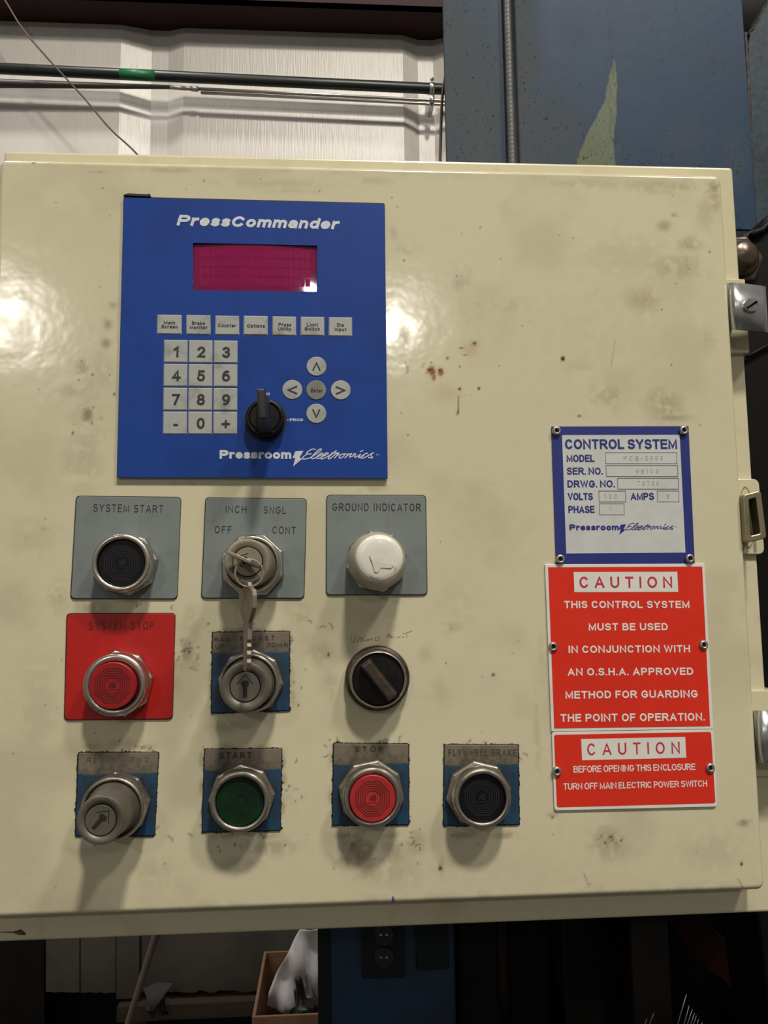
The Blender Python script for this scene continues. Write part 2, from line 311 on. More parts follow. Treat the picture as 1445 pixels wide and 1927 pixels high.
# ------------------------------------------------------------------ stroke lettering
def A_(cx, cy, rx, ry, a0, a1, n=None):
    n = n or max(4, int(abs(a1 - a0) / 12)); return [(cx + rx * math.cos(R(a0 + (a1 - a0) * i / n)), cy + ry * math.sin(R(a0 + (a1 - a0) * i / n))) for i in range(n + 1)]
def _S(): return A_(.5, .76, .46, .24, 25, 270) + A_(.5, .26, .5, .26, 90, -155)[1:]
X_ = .70
G = {
 'A': (.80, [[(0, 0), (.5, 1), (1, 0)], [(.2, .3), (.8, .3)]]),
 'B': (.72, [[(0, 0), (0, 1), (.55, 1)] + A_(.55, .77, .38, .23, 90, -90) + [(0, .54)], [(.5, .54), (.6, .54)] + A_(.6, .27, .4, .27, 90, -90) + [(0, 0)]]),
 'C': (.76, [A_(.5, .5, .5, .5, 42, 318)]),
 'D': (.74, [[(0, 0), (0, 1), (.42, 1)] + A_(.42, .5, .58, .5, 90, -90) + [(0, 0)]]),
 'E': (.66, [[(1, 1), (0, 1), (0, 0), (1, 0)], [(0, .53), (.92, .53)]]),
 'F': (.62, [[(1, 1), (0, 1), (0, 0)], [(0, .5), (.88, .5)]]),
 'G': (.80, [A_(.5, .5, .5, .5, 42, 330) + [(1, .46), (.58, .46)]]),
 'H': (.74, [[(0, 0), (0, 1)], [(1, 0), (1, 1)], [(0, .53), (1, .53)]]),
 'I': (0, [[(.5, 0), (.5, 1)]]),
 'J': (.55, [[(1, 1), (1, .3)] + A_(.5, .3, .5, .3, 0, -180)]),
 'K': (.76, [[(0, 0), (0, 1)], [(1, 1), (0, .36)], [(.36, .6), (1, 0)]]),
 'L': (.60, [[(0, 1), (0, 0), (1, 0)]]),
 'M': (.88, [[(0, 0), (0, 1), (.5, .08), (1, 1), (1, 0)]]),
 'N': (.76, [[(0, 0), (0, 1), (1, 0), (1, 1)]]),
 'O': (.82, [A_(.5, .5, .5, .5, 0, 360)]),
 'P': (.70, [[(0, 0), (0, 1), (.55, 1)] + A_(.55, .73, .45, .27, 90, -90) + [(0, .46)]]),
 'R': (.76, [[(0, 0), (0, 1), (.55, 1)] + A_(.55, .75, .42, .25, 90, -90) + [(0, .5)], [(.5, .5), (1, 0)]]),
 'S': (.70, [_S()]), 'T': (.68, [[(0, 1), (1, 1)], [(.5, 1), (.5, 0)]]),
 'U': (.74, [[(0, 1), (0, .36)] + A_(.5, .36, .5, .36, 180, 360) + [(1, 1)]]),
 'V': (.78, [[(0, 1), (.5, 0), (1, 1)]]), 'W': (1.06, [[(0, 1), (.25, 0), (.5, .95), (.75, 0), (1, 1)]]),
 'X': (.74, [[(0, 0), (1, 1)], [(0, 1), (1, 0)]]), 'Y': (.76, [[(0, 1), (.5, .45), (1, 1)], [(.5, .45), (.5, 0)]]),
 'Z': (.66, [[(0, 1), (1, 1), (0, 0), (1, 0)]]),
 '0': (.56, [A_(.5, .5, .5, .5, 0, 360)]), '1': (.36, [[(.0, .74), (.8, 1), (.8, 0)]]),
 '2': (.58, [A_(.5, .72, .48, .28, 165, -35) + [(0, 0), (1, 0)]]),
 '3': (.58, [A_(.48, .76, .44, .24, 155, -90), A_(.48, .26, .5, .26, 90, -155)]),
 '4': (.60, [[(.76, 0), (.76, 1), (0, .28), (1.1, .28)]]),
 '5': (.58, [[(.92, 1), (.18, 1), (.06, .5)] + A_(.48, .32, .5, .32, 125, -155)]),
 '6': (.58, [A_(.5, .31, .5, .31, 0, 360), A_(.62, .42, .62, .58, 180, 75)]),
 '7': (.56, [[(0, 1), (1, 1), (.35, 0)]]),
 '8': (.58, [A_(.5, .76, .42, .24, 0, 360), A_(.5, .27, .5, .27, 0, 360)]),
 '9': (.58, [A_(.5, .69, .5, .31, 0, 360), A_(.38, .58, .62, .58, 0, -105)]),
 '-': (.34, [[(0, .40), (1, .40)]]), '+': (.62, [[(0, .42), (1, .42)], [(.5, .1), (.5, .74)]]), '.': (0, [[(.5, 0), (.5, .001)]]),
 '<': (.62, [[(1, .82), (0, .45), (1, .08)]]), '>': (.62, [[(0, .82), (1, .45), (0, .08)]]),
 '^': (.72, [[(0, .05), (.5, .95), (1, .05)]]), 'v': (.72, [[(0, .95), (.5, .05), (1, .95)]]),
 'a': (.52, [A_(.45, .21, .45, .21, 0, 360), [(1, 0), (1, .45)] + A_(.52, .45, .48, X_ - .45, 0, 150)]),
 'c': (.50, [A_(.5, X_ / 2, .5, X_ / 2, 42, 318)]),
 'd': (.54, [A_(.5, X_ / 2, .5, X_ / 2, 0, 360), [(1, 0), (1, 1)]]),
 'e': (.54, [[(0, X_ / 2), (1, X_ / 2)] + A_(.5, X_ / 2, .5, X_ / 2, 0, 315)]),
 'h': (.50, [[(0, 0), (0, 1)], A_(.5, X_ - .26, .5, .26, 180, 0) + [(1, 0)]]),
 'i': (0, [[(.5, 0), (.5, X_)], [(.5, 1), (.5, 1.001)]]),
 'k': (.50, [[(0, 0), (0, 1)], [(.95, X_), (0, .25)], [(.4, .42), (1, 0)]]),
 'l': (0, [[(.5, 0), (.5, 1)]]),
 'm': (.84, [[(0, 0), (0, X_)], A_(.25, X_ - .22, .25, .22, 180, 0) + [(.5, 0)], A_(.75, X_ - .22, .25, .22, 180, 0) + [(1, 0)]]),
 'n': (.50, [[(0, 0), (0, X_)], A_(.5, X_ - .26, .5, .26, 180, 0) + [(1, 0)]]),
 'o': (.56, [A_(.5, X_ / 2, .5, X_ / 2, 0, 360)]),
 'p': (.54, [A_(.5, X_ / 2, .5, X_ / 2, 0, 360), [(0, -.28), (0, X_)]]),
 'r': (.36, [[(0, 0), (0, X_)], A_(1.0, X_ - .36, 1.0, .36, 180, 88)]),
 's': (.48, [[(.5 + .46 * math.cos(R(a)), .53 + .17 * math.sin(R(a))) for a in range(25, 271, 15)] + [(.5 + .5 * math.cos(R(a)), .18 + .18 * math.sin(R(a))) for a in range(75, -156, -15)]]),
 't': (.32, [[(.4, .95), (.4, .15), (.6, 0), (1, 0)], [(0, X_), (1, X_)]]),
 'u': (.50, [[(0, X_), (0, .26)] + A_(.5, .26, .5, .26, 180, 360), [(1, 0), (1, X_)]]),
 'w': (.76, [[(0, X_), (.25, 0), (.5, X_), (.75, 0), (1, X_)]]),
 'y': (.52, [[(0, X_), (.5, .03)], [(1, X_), (.4, -.22), (.1, -.27)]]),
}
_rc = [0]
def ribbon(mb, pts, w, y, tomap, round_=False):
    """flat stroke of width w (in line units) along 2D pts; tomap turns (u,v) into a world point"""
    P2 = [Vector(p) for p in pts]
    Q = [P2[0]]
    for p in P2[1:]:
        if (p - Q[-1]).length > 1e-6: Q.append(p)
    if len(Q) < 2: Q = [Q[0], Q[0] + Vector((0, .001))]
    closed = (Q[0] - Q[-1]).length < 1e-4 and len(Q) > 3
    if closed: Q = Q[:-1]
    n = len(Q); h = w / 2; Lf = []; Rt = []
    if not closed:
        d0 = (Q[0] - Q[1]).normalized(); d1 = (Q[-1] - Q[-2]).normalized()
        ext = h * (.85 if round_ else .999); Q[0] = Q[0] + d0 * ext; Q[-1] = Q[-1] + d1 * ext
    for i in range(n):
        a = Q[i - 1] if (closed or i > 0) else None; c = Q[(i + 1) % n] if (closed or i < n - 1) else None
        if a is None: t = (c - Q[i]).normalized(); nn = Vector((-t.y, t.x)); k = 1
        elif c is None: t = (Q[i] - a).normalized(); nn = Vector((-t.y, t.x)); k = 1
        else:
            t1 = (Q[i] - a).normalized(); t2 = (c - Q[i]).normalized()
            n1 = Vector((-t1.y, t1.x)); n2 = Vector((-t2.y, t2.x)); nn = n1 + n2
            if nn.length < 1e-4: nn = n1.copy()
            nn.normalize(); k = min(1 / max(nn.dot(n1), .1), 1.9)
        Lf.append(Q[i] + nn * h * k); Rt.append(Q[i] - nn * h * k)
    _rc[0] = (_rc[0] + 1) % 7; off = _rc[0] * 9e-6
    vs = [tomap(p) - Vector((0, off + 1.6e-6 * min(i, 80), 0)) for i, p in enumerate(Lf)] + [tomap(p) - Vector((0, off + 1.6e-6 * min(i, 80), 0)) for i, p in enumerate(Rt)]
    fs = [(i, (i + 1) % n, n + (i + 1) % n, n + i) for i in range(n if closed else n - 1)]
    mb.add(vs, fs)
def text_strokes(s, gap=.2, space=.42, wt=.16):
    x = 0; out = []
    for ch in s:
        if ch == ' ': x += space; continue
        gw, st = G[ch]; full = gw if gw > 0 else wt
        full = full + (max(0, wt - .14) * 1.5 if gw > 0 else 0)
        full = max(full, wt * 1.0)
        for k in st:
            out.append([(x + wt / 2 + p[0] * (full - wt) if gw > 0 else x + full / 2, wt / 2 + p[1] * (1 - wt)) for p in k])
        x += full + gap
    return out, x - gap
def text(mb, s, a, b, cap, y, wt=.16, shear=0., gap=.2, space=.42, round_=False):
    """a, b: pixel ends of the baseline; cap: capital height in pixels"""
    p0, p1 = P(a[0], a[1], y), P(b[0], b[1], y); ch = cap * mpp(y)
    st, wid = text_strokes(s, gap, space, wt)
    wid += shear * .9
    L = (p1 - p0).length / ch; sx = L / wid
    ux = (p1 - p0).normalized(); uz = Vector((-ux.z, 0, ux.x))
    tm = lambda p: p0 + ux * (p.x * ch) + uz * (p.y * ch)
    yy = y
    for k in st: ribbon(mb, [((q[0] + shear * q[1]) * sx, q[1]) for q in k], wt, yy, tm, round_)
def lettering(lines, m, y, parent, name='lettering', **kw):
    mb = MB()
    for l in lines:
        d = dict(kw); 
        if len(l) > 4: d.update(l[4])
        text(mb, l[0], l[1], l[2], l[3], y, **d)
    return mb.build(name, m, parent, fix=False)
def brush(mb, px_paths, w_px, y):
    for path in px_paths:
        pts = smooth_path([(p[0], p[1], 0) for p in path], 5)
        ribbon(mb, [(p.x, p.y) for p in pts], w_px, y, lambda q: P(q.x, q.y, y), True)

# ------------------------------------------------------------------ stain maps
def vnoise(x, y, s, seed):
    r = np.random.RandomState(seed).rand(256, 256); x = x * s; y = y * s
    xi = np.floor(x).astype(int); yi = np.floor(y).astype(int); fx = x - xi; fy = y - yi
    fx = fx * fx * (3 - 2 * fx); fy = fy * fy * (3 - 2 * fy); g = lambda a, b: r[a % 256, b % 256]
    return (g(xi, yi) * (1 - fx) + g(xi + 1, yi) * fx) * (1 - fy) + (g(xi, yi + 1) * (1 - fx) + g(xi + 1, yi + 1) * fx) * fy
def fbm(x, y, s, seed, o=4): return sum(vnoise(x, y, s * 2 ** k, seed + k) * .5 ** k for k in range(o)) / sum(.5 ** k for k in range(o))
def stain_layer(X, Zc, blobs, y, s=160, seed=3, thr=.42, soft=.22):
    out = np.zeros_like(X); n = fbm(X + 5, Zc, s, seed); k = mpp(y)
    for (px, py, rx, ry, amp) in blobs:
        c = P(px, py, y); d = ((X - c.x) / (rx * k)) ** 2 + ((Zc - c.z) / (ry * k)) ** 2
        g = np.exp(-d); out = np.maximum(out, amp * g * np.clip((n - thr + .25 * g) / soft, 0, 1))
    return out
def scratch_layer(X, Zc, lines, y, w=.0007):
    out = np.zeros_like(X)
    for (x0, y0, x1, y1, amp) in lines:
        a, b = P(x0, y0, y), P(x1, y1, y); dx, dz = b.x - a.x, b.z - a.z; L2 = dx * dx + dz * dz + 1e-12
        t = np.clip(((X - a.x) * dx + (Zc - a.z) * dz) / L2, 0, 1)
        d = np.hypot(X - a.x - t * dx, Zc - a.z - t * dz); out = np.maximum(out, amp * np.exp(-(d / w) ** 2))
    return out
def stained_sheet(name, m, xs, zs, yfun, stain, parent, y_back=None):
    """dense front sheet carrying the stain attribute; the rim turns back to y_back"""
    nx, nz = len(xs), len(zs); X, Zc = np.meshgrid(xs, zs); Xw, Yw, Zw = yfun(X, Zc)
    co = np.stack([Xw, Yw, Zw], -1).reshape(-1, 3)
    i = np.arange(nz - 1)[:, None] * nx + np.arange(nx - 1)[None, :]; i = i.ravel()
    fc = np.stack([i, i + 1, i + nx + 1, i + nx], 1)
    att = stain(Xw, Zw).reshape(-1, 3)
    if y_back is not None:
        ring = list(range(nx)) + [r * nx + nx - 1 for r in range(1, nz)] + list(range(nz * nx - 2, (nz - 1) * nx - 1, -1)) + [r * nx for r in range(nz - 2, 0, -1)]
        b = len(co); back = co[ring].copy(); back[:, 1] = y_back; co = np.vstack([co, back]); att = np.vstack([att, att[ring]])
        n = len(ring); rf = np.array([(ring[j], b + j, b + (j + 1) % n, ring[(j + 1) % n]) for j in range(n)]); fc = np.vstack([fc, rf])
    me = bpy.data.meshes.new(name); me.vertices.add(len(co)); me.vertices.foreach_set('co', co.ravel().astype(np.float32))
    me.loops.add(fc.size); me.loops.foreach_set('vertex_index', fc.ravel().astype(np.int32))
    me.polygons.add(len(fc)); me.polygons.foreach_set('loop_start', np.arange(0, fc.size, 4, dtype=np.int32))
    me.update(calc_edges=True); me.validate()
    me.polygons.foreach_set('use_smooth', np.ones(len(fc), bool))
    ca = me.color_attributes.new('stain', 'FLOAT_COLOR', 'POINT')
    ca.data.foreach_set('color', np.hstack([np.clip(att, 0, 1), np.ones((len(att), 1))]).ravel().astype(np.float32))
    return link(name, me, m, parent)

# ================================================================== SETTING
WY = 1.50
# back wall of sheet steel with pressed grooves
mb = MB()
gx = [P(x, 150, WY).x for x in (226, 282, 314, 345)]
prof = [(-3.2, WY)]
prof += [(gx[0] - 1.2, WY), (gx[0] - 1.16, WY + .017), (gx[0] - 1.11, WY + .017), (gx[0] - 1.07, WY)]
prof += [(gx[0], WY), (gx[1], WY + .017), (gx[2], WY + .017), (gx[3], WY + .004), (gx[3] + .55, WY + .004), (gx[3] + .59, WY + .02), (gx[3] + .63, WY + .02), (gx[3] + .67, WY + .004), (3.2, WY + .004)]
vs = []; fs = []
for x, y in prof: vs += [(x, y, 0), (x, y, 3.4)]
for i in range(len(prof) - 1): fs.append((2 * i, 2 * i + 2, 2 * i + 3, 2 * i + 1))
n0 = len(vs); vs += [(-3.2, WY + .1, 0), (3.2, WY + .1, 0), (3.2, WY + .1, 3.4), (-3.2, WY + .1, 3.4)]; fs.append((n0, n0 + 1, n0 + 2, n0 + 3))
mb.add(vs, fs); o = mb.build('wall_back', M['wall'], fix=False); o['kind'] = 'structure'
mb = MB(); mb.box(-3.2, 3.2, -3.5, WY + .1, -.08, 0); o = mb.build('floor', M['floor']); o['kind'] = 'structure'

# maroon girt along the wall
t = None
a, b = P(-60, -62, WY - .03), P(860, -14, WY - .03)
hh = .080
mb = MB()
zl = lambda x: a.z + (b.z - a.z) * (x - a.x) / (b.x - a.x)
girt = thing('wall_girt', 'maroon steel girt running along the top of the white wall', 'beam', (0, WY, zl(0)))
za, zb = 1.45 + .0, 0
e0, e1 = P(470, 3, WY - .088), P(838, 27, WY - .088); zg = (e0.z + e1.z) / 2
mb.box(-3.2, 3.2, WY - .088, WY + .03, zg, zg + .012); mb.box(-3.2, 3.2, WY - .088, WY - .083, zg - .0, zg + .20); mb.build('flange', M['maroon'], girt)
mb = MB(); mb.box(-3.2, 3.2, WY - .003, WY + .03, zg + .012, zg + .20); mb.build('web', M['maroon'], girt)

# pipes
def pipe_line(a, b, y, ext=1.2):
    p, q = P(*a, y), P(*b, y); z = (p.z + q.z) / 2; return z
PYY = WY - .050
p0, p1 = P(0, 129, PYY), P(838, 168, PYY)
def along(p, q, x): t_ = (x - p.x) / (q.x - p.x); return p + (q - p) * t_
k = mpp(PYY)
pr = thing('wall_pipe', 'thick dark pipe with a green band, upper of the pipes on the white wall', 'pipe', tuple(along(p0, p1, 0)))
mb = MB(); mb.tube([along(p0, p1, -2.5), along(p0, p1, 2.5)], 10.6 * k, 24); mb.build('pipe_body', M['pipe_dark'], pr)
g0, g1 = P(226, 139, PYY).x, P(293, 142, PYY).x
mb = MB(); mb.tube([along(p0, p1, g0), along(p0, p1, g1)], 10.8 * k, 24, True); mb.build('green_band', M['tape_green'], pr)
# second line: sheathed cable, fitting, then thin conduit
q0, q1 = P(0, 157, PYY), P(320, 164, PYY); q2, q3 = P(375, 167, PYY), P(838, 190, PYY)
pr2 = thing('wall_conduit', 'thin galvanised conduit with a worn fitting, just under the thick dark pipe', 'pipe', tuple(q2))
mb = MB(); mb.tube([along(q0, q1, -2.5), q0, q1], [10 * k, 8.5 * k, 3.8 * k], 16); mb.build('sheathed_run', M['cable_black'], pr2)
mb = MB(); mb.tube([q1, P(347, 166, PYY)], 4.1 * k, 16); mb.tube([P(347, 166, PYY), P(361, 166.5, PYY)], 4.0 * k, 16); mb.tube([P(360, 166.5, PYY), P(373, 167.5, PYY)], 5.4 * k, 16); mb.build('coupling', M['fitting'], pr2)
mb = MB(); mb.tube([P(370, 167, PYY), along(q2, q3, q3.x), along(q2, q3, 2.5)], 3.2 * k, 16); mb.build('conduit_run', M['conduit'], pr2)
q4, q5 = P(378, 174.5, PYY + .004), P(838, 197, PYY + .004)
mb = MB(); mb.tube([q4, q5, along(q4, q5, 2.5)], 3.0 * k, 16)
o = mb.build('lower_conduit', M['conduit']); tag(o, 'lowest thin metal conduit on the wall, under the other two pipes', 'pipe')
# strap
sy = PYY - .018
st = thing('pipe_strap', 'shiny pipe strap holding the pipes to the wall near the blue press frame', 'bracket', tuple(P(812, 175, sy)))
c = along(p0, p1, P(812, 167, PYY).x); d_ = along(q2, q3, c.x)
mb = MB()
arc = [Vector((c.x, c.y - 11.6 * k * math.cos(R(a_)), c.z + 11.6 * k * math.sin(R(a_)))) for a_ in range(100, -101, -20)]
loop = [Vector((c.x, WY - .001, c.z + 11.8 * k))] + arc + [Vector((d_.x, PYY - .010, d_.z + 6 * k)), Vector((d_.x, PYY - .010, d_.z - 8 * k)), Vector((c.x, WY - .001, d_.z - 11 * k))]
vs = []
for p in loop: vs += [(p.x - 4.6 * k, p.y, p.z), (p.x + 4.6 * k, p.y, p.z)]
mb.add(vs, [(2 * i, 2 * i + 1, 2 * i + 3, 2 * i + 2) for i in range(len(loop) - 1)], True)
o = mb.build('band', M['zinc'], st, fix=False); so = o.modifiers.new('solid', 'SOLIDIFY'); so.thickness = .0012
mb = MB()
for zz in (c.z + 13 * k, d_.z - 8 * k):
    mb = MB(); mb.lathe(c.x, zz, [(3.6 * k, 0), (3.4 * k, .004), (2.0 * k, .006), (0.0001, .0065)], 20, y=PYY - .012); mb.build('bolt_head', M['screw'], st)

# loose wire sagging across the wall
yw = WY - .13
pts = [P(x, y, yw) for x, y in ((-40, -75), (9, 0), (44, 56), (100, 121), (156, 182), (206, 241), (253, 285), (300, 340), (340, 400))]
mb = MB(); mb.tube(smooth_path(pts, 6), .0021, 8)
o = mb.build('hanging_wire', M['wire']); tag(o, 'thin brown wire sagging diagonally across the white wall, upper left', 'wire')
# short cable coming down beside the press frame
yw = .36
pts = [P(x, y, yw) for x, y in ((842, 80), (840, 128), (836, 155), (832.5, 180), (830.5, 215), (829, 262), (828, 305), (828, 360), (835, 420), (860, 430))]
mb = MB(); mb.tube(smooth_path(pts, 6), 3.1 * mpp(yw), 10)
o = mb.build('drop_cable', M['wire']); tag(o, 'brown cable hanging straight down beside the left edge of the blue press frame', 'cable')

# ------------------------------------------------------------------ blue press frame behind the enclosure
FY = .33
fr = thing('press_frame', 'blue painted steel press upright with a chipped pale green patch, behind the cream enclosure', 'machine', (P(1100, 200, FY).x, FY, 0))
xL, xM0, xM1, xR = P(840, 200, FY).x, P(954, 200, FY).x, P(976, 200, FY).x, P(1409, 200, FY).x
def frame_stain(mode):
    def f(X, Zc):
        y = FY
        gl = [(850, 120, 60, 400, .7), (900, 240, 60, 300, .75), (985, 150, 38, 500, .7), (1040, 250, 70, 120, .6), (1075, 60, 40, 50, .2), (1100, 285, 80, 50, .45), (1290, 260, 60, 60, .3), (1380, 300, 30, 70, .35), (900, 60, 30, 90, .3), (1360, 120, 60, 40, .2)]
        a = stain_layer(X, Zc, gl, y, 14, 11, .05, .5)
        # chipped patch: polygon widening downwards
        pz = [P(1160, yy, y).z for yy in (112, 160, 195, 235, 262, 300)]
        lx = [P(xx, 200, y).x for xx in (1158, 1143, 1136, 1112, 1098, 1080)]; rx = [P(xx, 200, y).x for xx in (1163, 1164, 1162, 1157, 1152, 1154)]
        zz = pz[::-1]; l = np.interp(Zc, zz, lx[::-1]); r = np.interp(Zc, zz, rx[::-1])
        jit = (fbm(X, Zc, 160, 20) - .5) * .004
        ins = np.clip((X - l - jit) / .0012, 0, 1) * np.clip((r - X + jit) / .0012, 0, 1) * (Zc < pz[0]) * (Zc > pz[-1] - .12)
        g = ins * .85
        sp = fbm(X * 2.6, Zc, 210, 31, 3); th = .775 - .06 * np.clip((P(0, 150, y).z - Zc) / .15, 0, 1) - .05 * (fbm(X, Zc, 10, 40) - .3)
        b = np.clip((sp - th) / .03, 0, 1) * .8
        st_ = np.exp(-((X - P(1155, 200, y).x) / .006) ** 2) * np.clip((fbm(X * 6, Zc * .6, 120, 50) - .45) / .2, 0, 1) * .6 * (Zc > P(0, 240, y).z)
        b = np.maximum(b, st_ * .7)
        return np.stack([a, g, b], -1)
    return f
def flat(y): return lambda X, Zc: (X, np.full_like(X, y), Zc)
z0f, z1f = P(700, 420, FY).z, 3.0
ZF = np.concatenate([np.linspace(z0f, 2.12, 400), np.linspace(2.14, z1f, 40)])
stained_sheet('front_plate', M['frame_blue'], np.linspace(xM1, xR, 420), ZF, flat(FY), frame_stain(0), fr, FY + .012)
stained_sheet('side_plate', M['frame_blue'], np.linspace(xL, xM0, 110), ZF, flat(FY + .004), frame_stain(1), fr, FY + .012)
mb = MB(); mb.box(xL, xR, FY + .001, FY + .012, 1.20, z0f); mb.build('lower_plate', M['cab_navy'], fr)
mb = MB(); mb.box(xL + .085, xR - .03, FY + .0125, FY + .30, 1.20, z1f); mb.build('column_box', M['cab_navy'], fr)
# flexible conduit in the corner
mb = MB(); prof = []
xf = P(960.5, 200, FY - .004).x; rr = 7.4 * mpp(FY); zz = 1.60; i = 0
while zz < 3.0: prof += [(rr, zz), (rr * .86, zz + .0022), (rr, zz + .0044)]; zz += .0050
vs = []; n = 18
for r_, z_ in prof:
    for q in range(n): a_ = 2 * math.pi * q / n; vs.append((xf + r_ * math.cos(a_), FY - .004 + r_ * math.sin(a_), z_))
fs = [(j * n + q, j * n + (q + 1) % n, (j + 1) * n + (q + 1) % n, (j + 1) * n + q) for j in range(len(prof) - 1) for q in range(n)]
mb.add(vs, fs, True); o = mb.build('flexible_conduit', M['flex']); tag(o, 'ribbed grey flexible conduit running up the joint of the blue press frame', 'conduit')

# torch-cut plate right of the frame, further back
BY = .42
mb = MB(); outline = [(1398, 470)] + [(1409, 78), (1411, 60), (1418, 54), (1424, 44), (1430, 30), (1437, 16), (1444, 2), (1452, -14), (1470, -40)] + [(1500, -400), (1800, -420), (1800, 520)]
rag = []
for i in range(len(outline) - 1):
    p, q = outline[i], outline[i + 1]
    m_ = max(1, int(math.hypot(q[0] - p[0], q[1] - p[1]) / 8)) if 0 < i < 9 else 1
    for j in range(m_): tt = j / m_; rag.append((p[0] + (q[0] - p[0]) * tt + random.uniform(-1, 1) * (0 < i < 9), p[1] + (q[1] - p[1]) * tt + random.uniform(-1, 1) * (0 < i < 9)))
rag.append(outline[-1])
gus = thing('gusset_plate', 'dark blue torch-cut steel gusset at the right edge, behind the press frame', 'machine', (P(1440, 200, BY).x, BY, 0))
stq = quad_px(rag, BY)
X0 = P(1400, 200, BY).x
mb = MB(); mb.prism(stq, BY, BY + .03)
o = mb.build('plate', mat('dark_blue_faded', (.022, .042, .060), .5, 0, (.012, .014, .02), 40, .7, .45, .7, .4, 80, spec=.25), gus)
mb = MB(); mb.tube([P(x, y, BY - .001) for x, y in [(1403 + i * .27 + random.uniform(-1, 1), 62 + i * 6) for i in range(62)]], [random.uniform(3.2, 5.0) * mpp(BY) for _ in range(62)], 8); mb.build('weld_seam', M['rough_edge'], gus)
mb = MB(); mb.tube([P(x, y, BY - .001) for x, y in rag[2:-2]], 1.8 * mpp(BY), 6); mb.build('cut_edge', M['rough_edge'], gus)
mb = MB(); x5 = P(1418, 470, BY).x; mb.box(x5, x5 + .25, BY + .001, BY + .03, 0, P(1440, 500, BY).z); mb.build('support_leg', M['black_iron'], gus)

mb = MB(); xq = P(1404, 200, .50).x; mb.box(xq - .03, xq + .45, .64, .70, 0, 3.0); mb.build('dark_backplate', M['black_iron'], gus)  # added black plate, fills the gap right of the upright with dark
# black casting on the right with the big bolt
KY = .24
cast = thing('machine_casting', 'black greasy machine casting at the right, beyond the enclosure edge', 'machine', (P(1440, 900, KY).x, KY, 0))
mb = MB(); pts = quad_px([(1392, 442), (1420, 428), (1434, 430), (1446, 400), (1600, 380), (1600, 2300), (1500, 2300), (1400, 1500), (1385, 800)], KY)
pts = [(p[0], max(p[1], 0)) for p in pts]
mb.prism(pts, KY, KY + .08); mb.build('casting_body', M['black_iron'], cast, bevel=.004)
mb = MB(); mb.tube([P(x, y, KY - .004) for x, y in ((1414, 445), (1424, 437), (1434, 434), (1446, 421), (1460, 410))], .0035, 8); mb.build('hose', M['black_iron'], cast)
mb = MB(); mb.tube([P(x, y, KY - .004) for x, y in ((1405, 672), (1420, 664), (1435, 655), (1460, 643))], .0016, 8); mb.build('hose', M['black_iron'], cast)
bo = thing('hex_bolt', 'large greasy brown hex bolt head peeking past the enclosure, right side', 'bolt', tuple(P(1400, 482, KY)))
c = P(1396, 482, KY - .02); kk = mpp(KY - .02)
mb = MB(); mb.lathe(c.x, c.z, [(57 * kk, 0), (57 * kk, .010), (53 * kk, .014)], 6, y=KY, smooth=False, rot=R(6)); mb.build('hex_flange', M['brown_iron'], bo, bevel=.002)
mb = MB(); mb.lathe(c.x, c.z, [(40 * kk, .012), (40 * kk, .017), (34 * kk, .020), (31 * kk, .020), (28 * kk, .026), (20 * kk, .029), (.0001, .030)], 48, y=KY); mb.build('domed_head', M['brown_iron'], bo)

# ================================================================== ENCLOSURE
T = .022                                     # body front lies this far behind the door face
xa = P(7, 290, T).x; xb = P(1380, 335, T).x; zt = (P(10, 283, T).z + P(1370, 315, T).z) / 2; zb = (P(0, 1775, T).z + P(1440, 1715, T).z) / 2
enc = thing('control_enclosure', 'cream steel control enclosure with its grimy stained door shut', 'enclosure', (0, T, zb))
dx0 = P(-4, 345, 0).x; dx1 = (P(1357.5, 340, 0).x + P(1440, 1640, 0).x) / 2; dzt = (P(0, 301, 0).z + P(1350, 325, 0).z) / 2; dzb = (P(0, 1729, 0).z + P(1425, 1676, 0).z) / 2
mb = MB()
fo = rounded([(xa, zb), (xb, zb), (xb, zt), (xa, zt)], .0025, 4)
mb.prism(fo, T, .33)
mb.build('body', M['body'], enc, bevel=.0018, seg=3)
def door_shape(r=.0035, rc=.0045):
    def f(X, Zc):
        ex = np.minimum(X - dx0, dx1 - X); ez = np.minimum(Zc - dzb, dzt - Zc)
        sx = np.where(X - dx0 < dx1 - X, -1., 1.); sz = np.where(Zc - dzb < dzt - Zc, -1., 1.)
        ux = np.maximum(rc - ex, 0); uz = np.maximum(rc - ez, 0); d = np.hypot(ux, uz)
        both = (ux > 0) & (uz > 0)
        mxu = np.maximum(ux, uz); sc = np.where(both & (d > 1e-9), mxu / np.maximum(d, 1e-9), 1.)
        nx, nz = ux * sc, uz * sc
        Xn = X + sx * (nx - ux); Zn = Zc + sz * (nz - uz)
        e = rc - np.maximum(np.hypot(nx, nz), 0)
        e = np.where((ux > 0) | (uz > 0), e, rc); q = np.clip((r - e), 0, r); Y = r - np.sqrt(np.maximum(r * r - q * q, 0))
        return Xn, Y, Zn
    return f
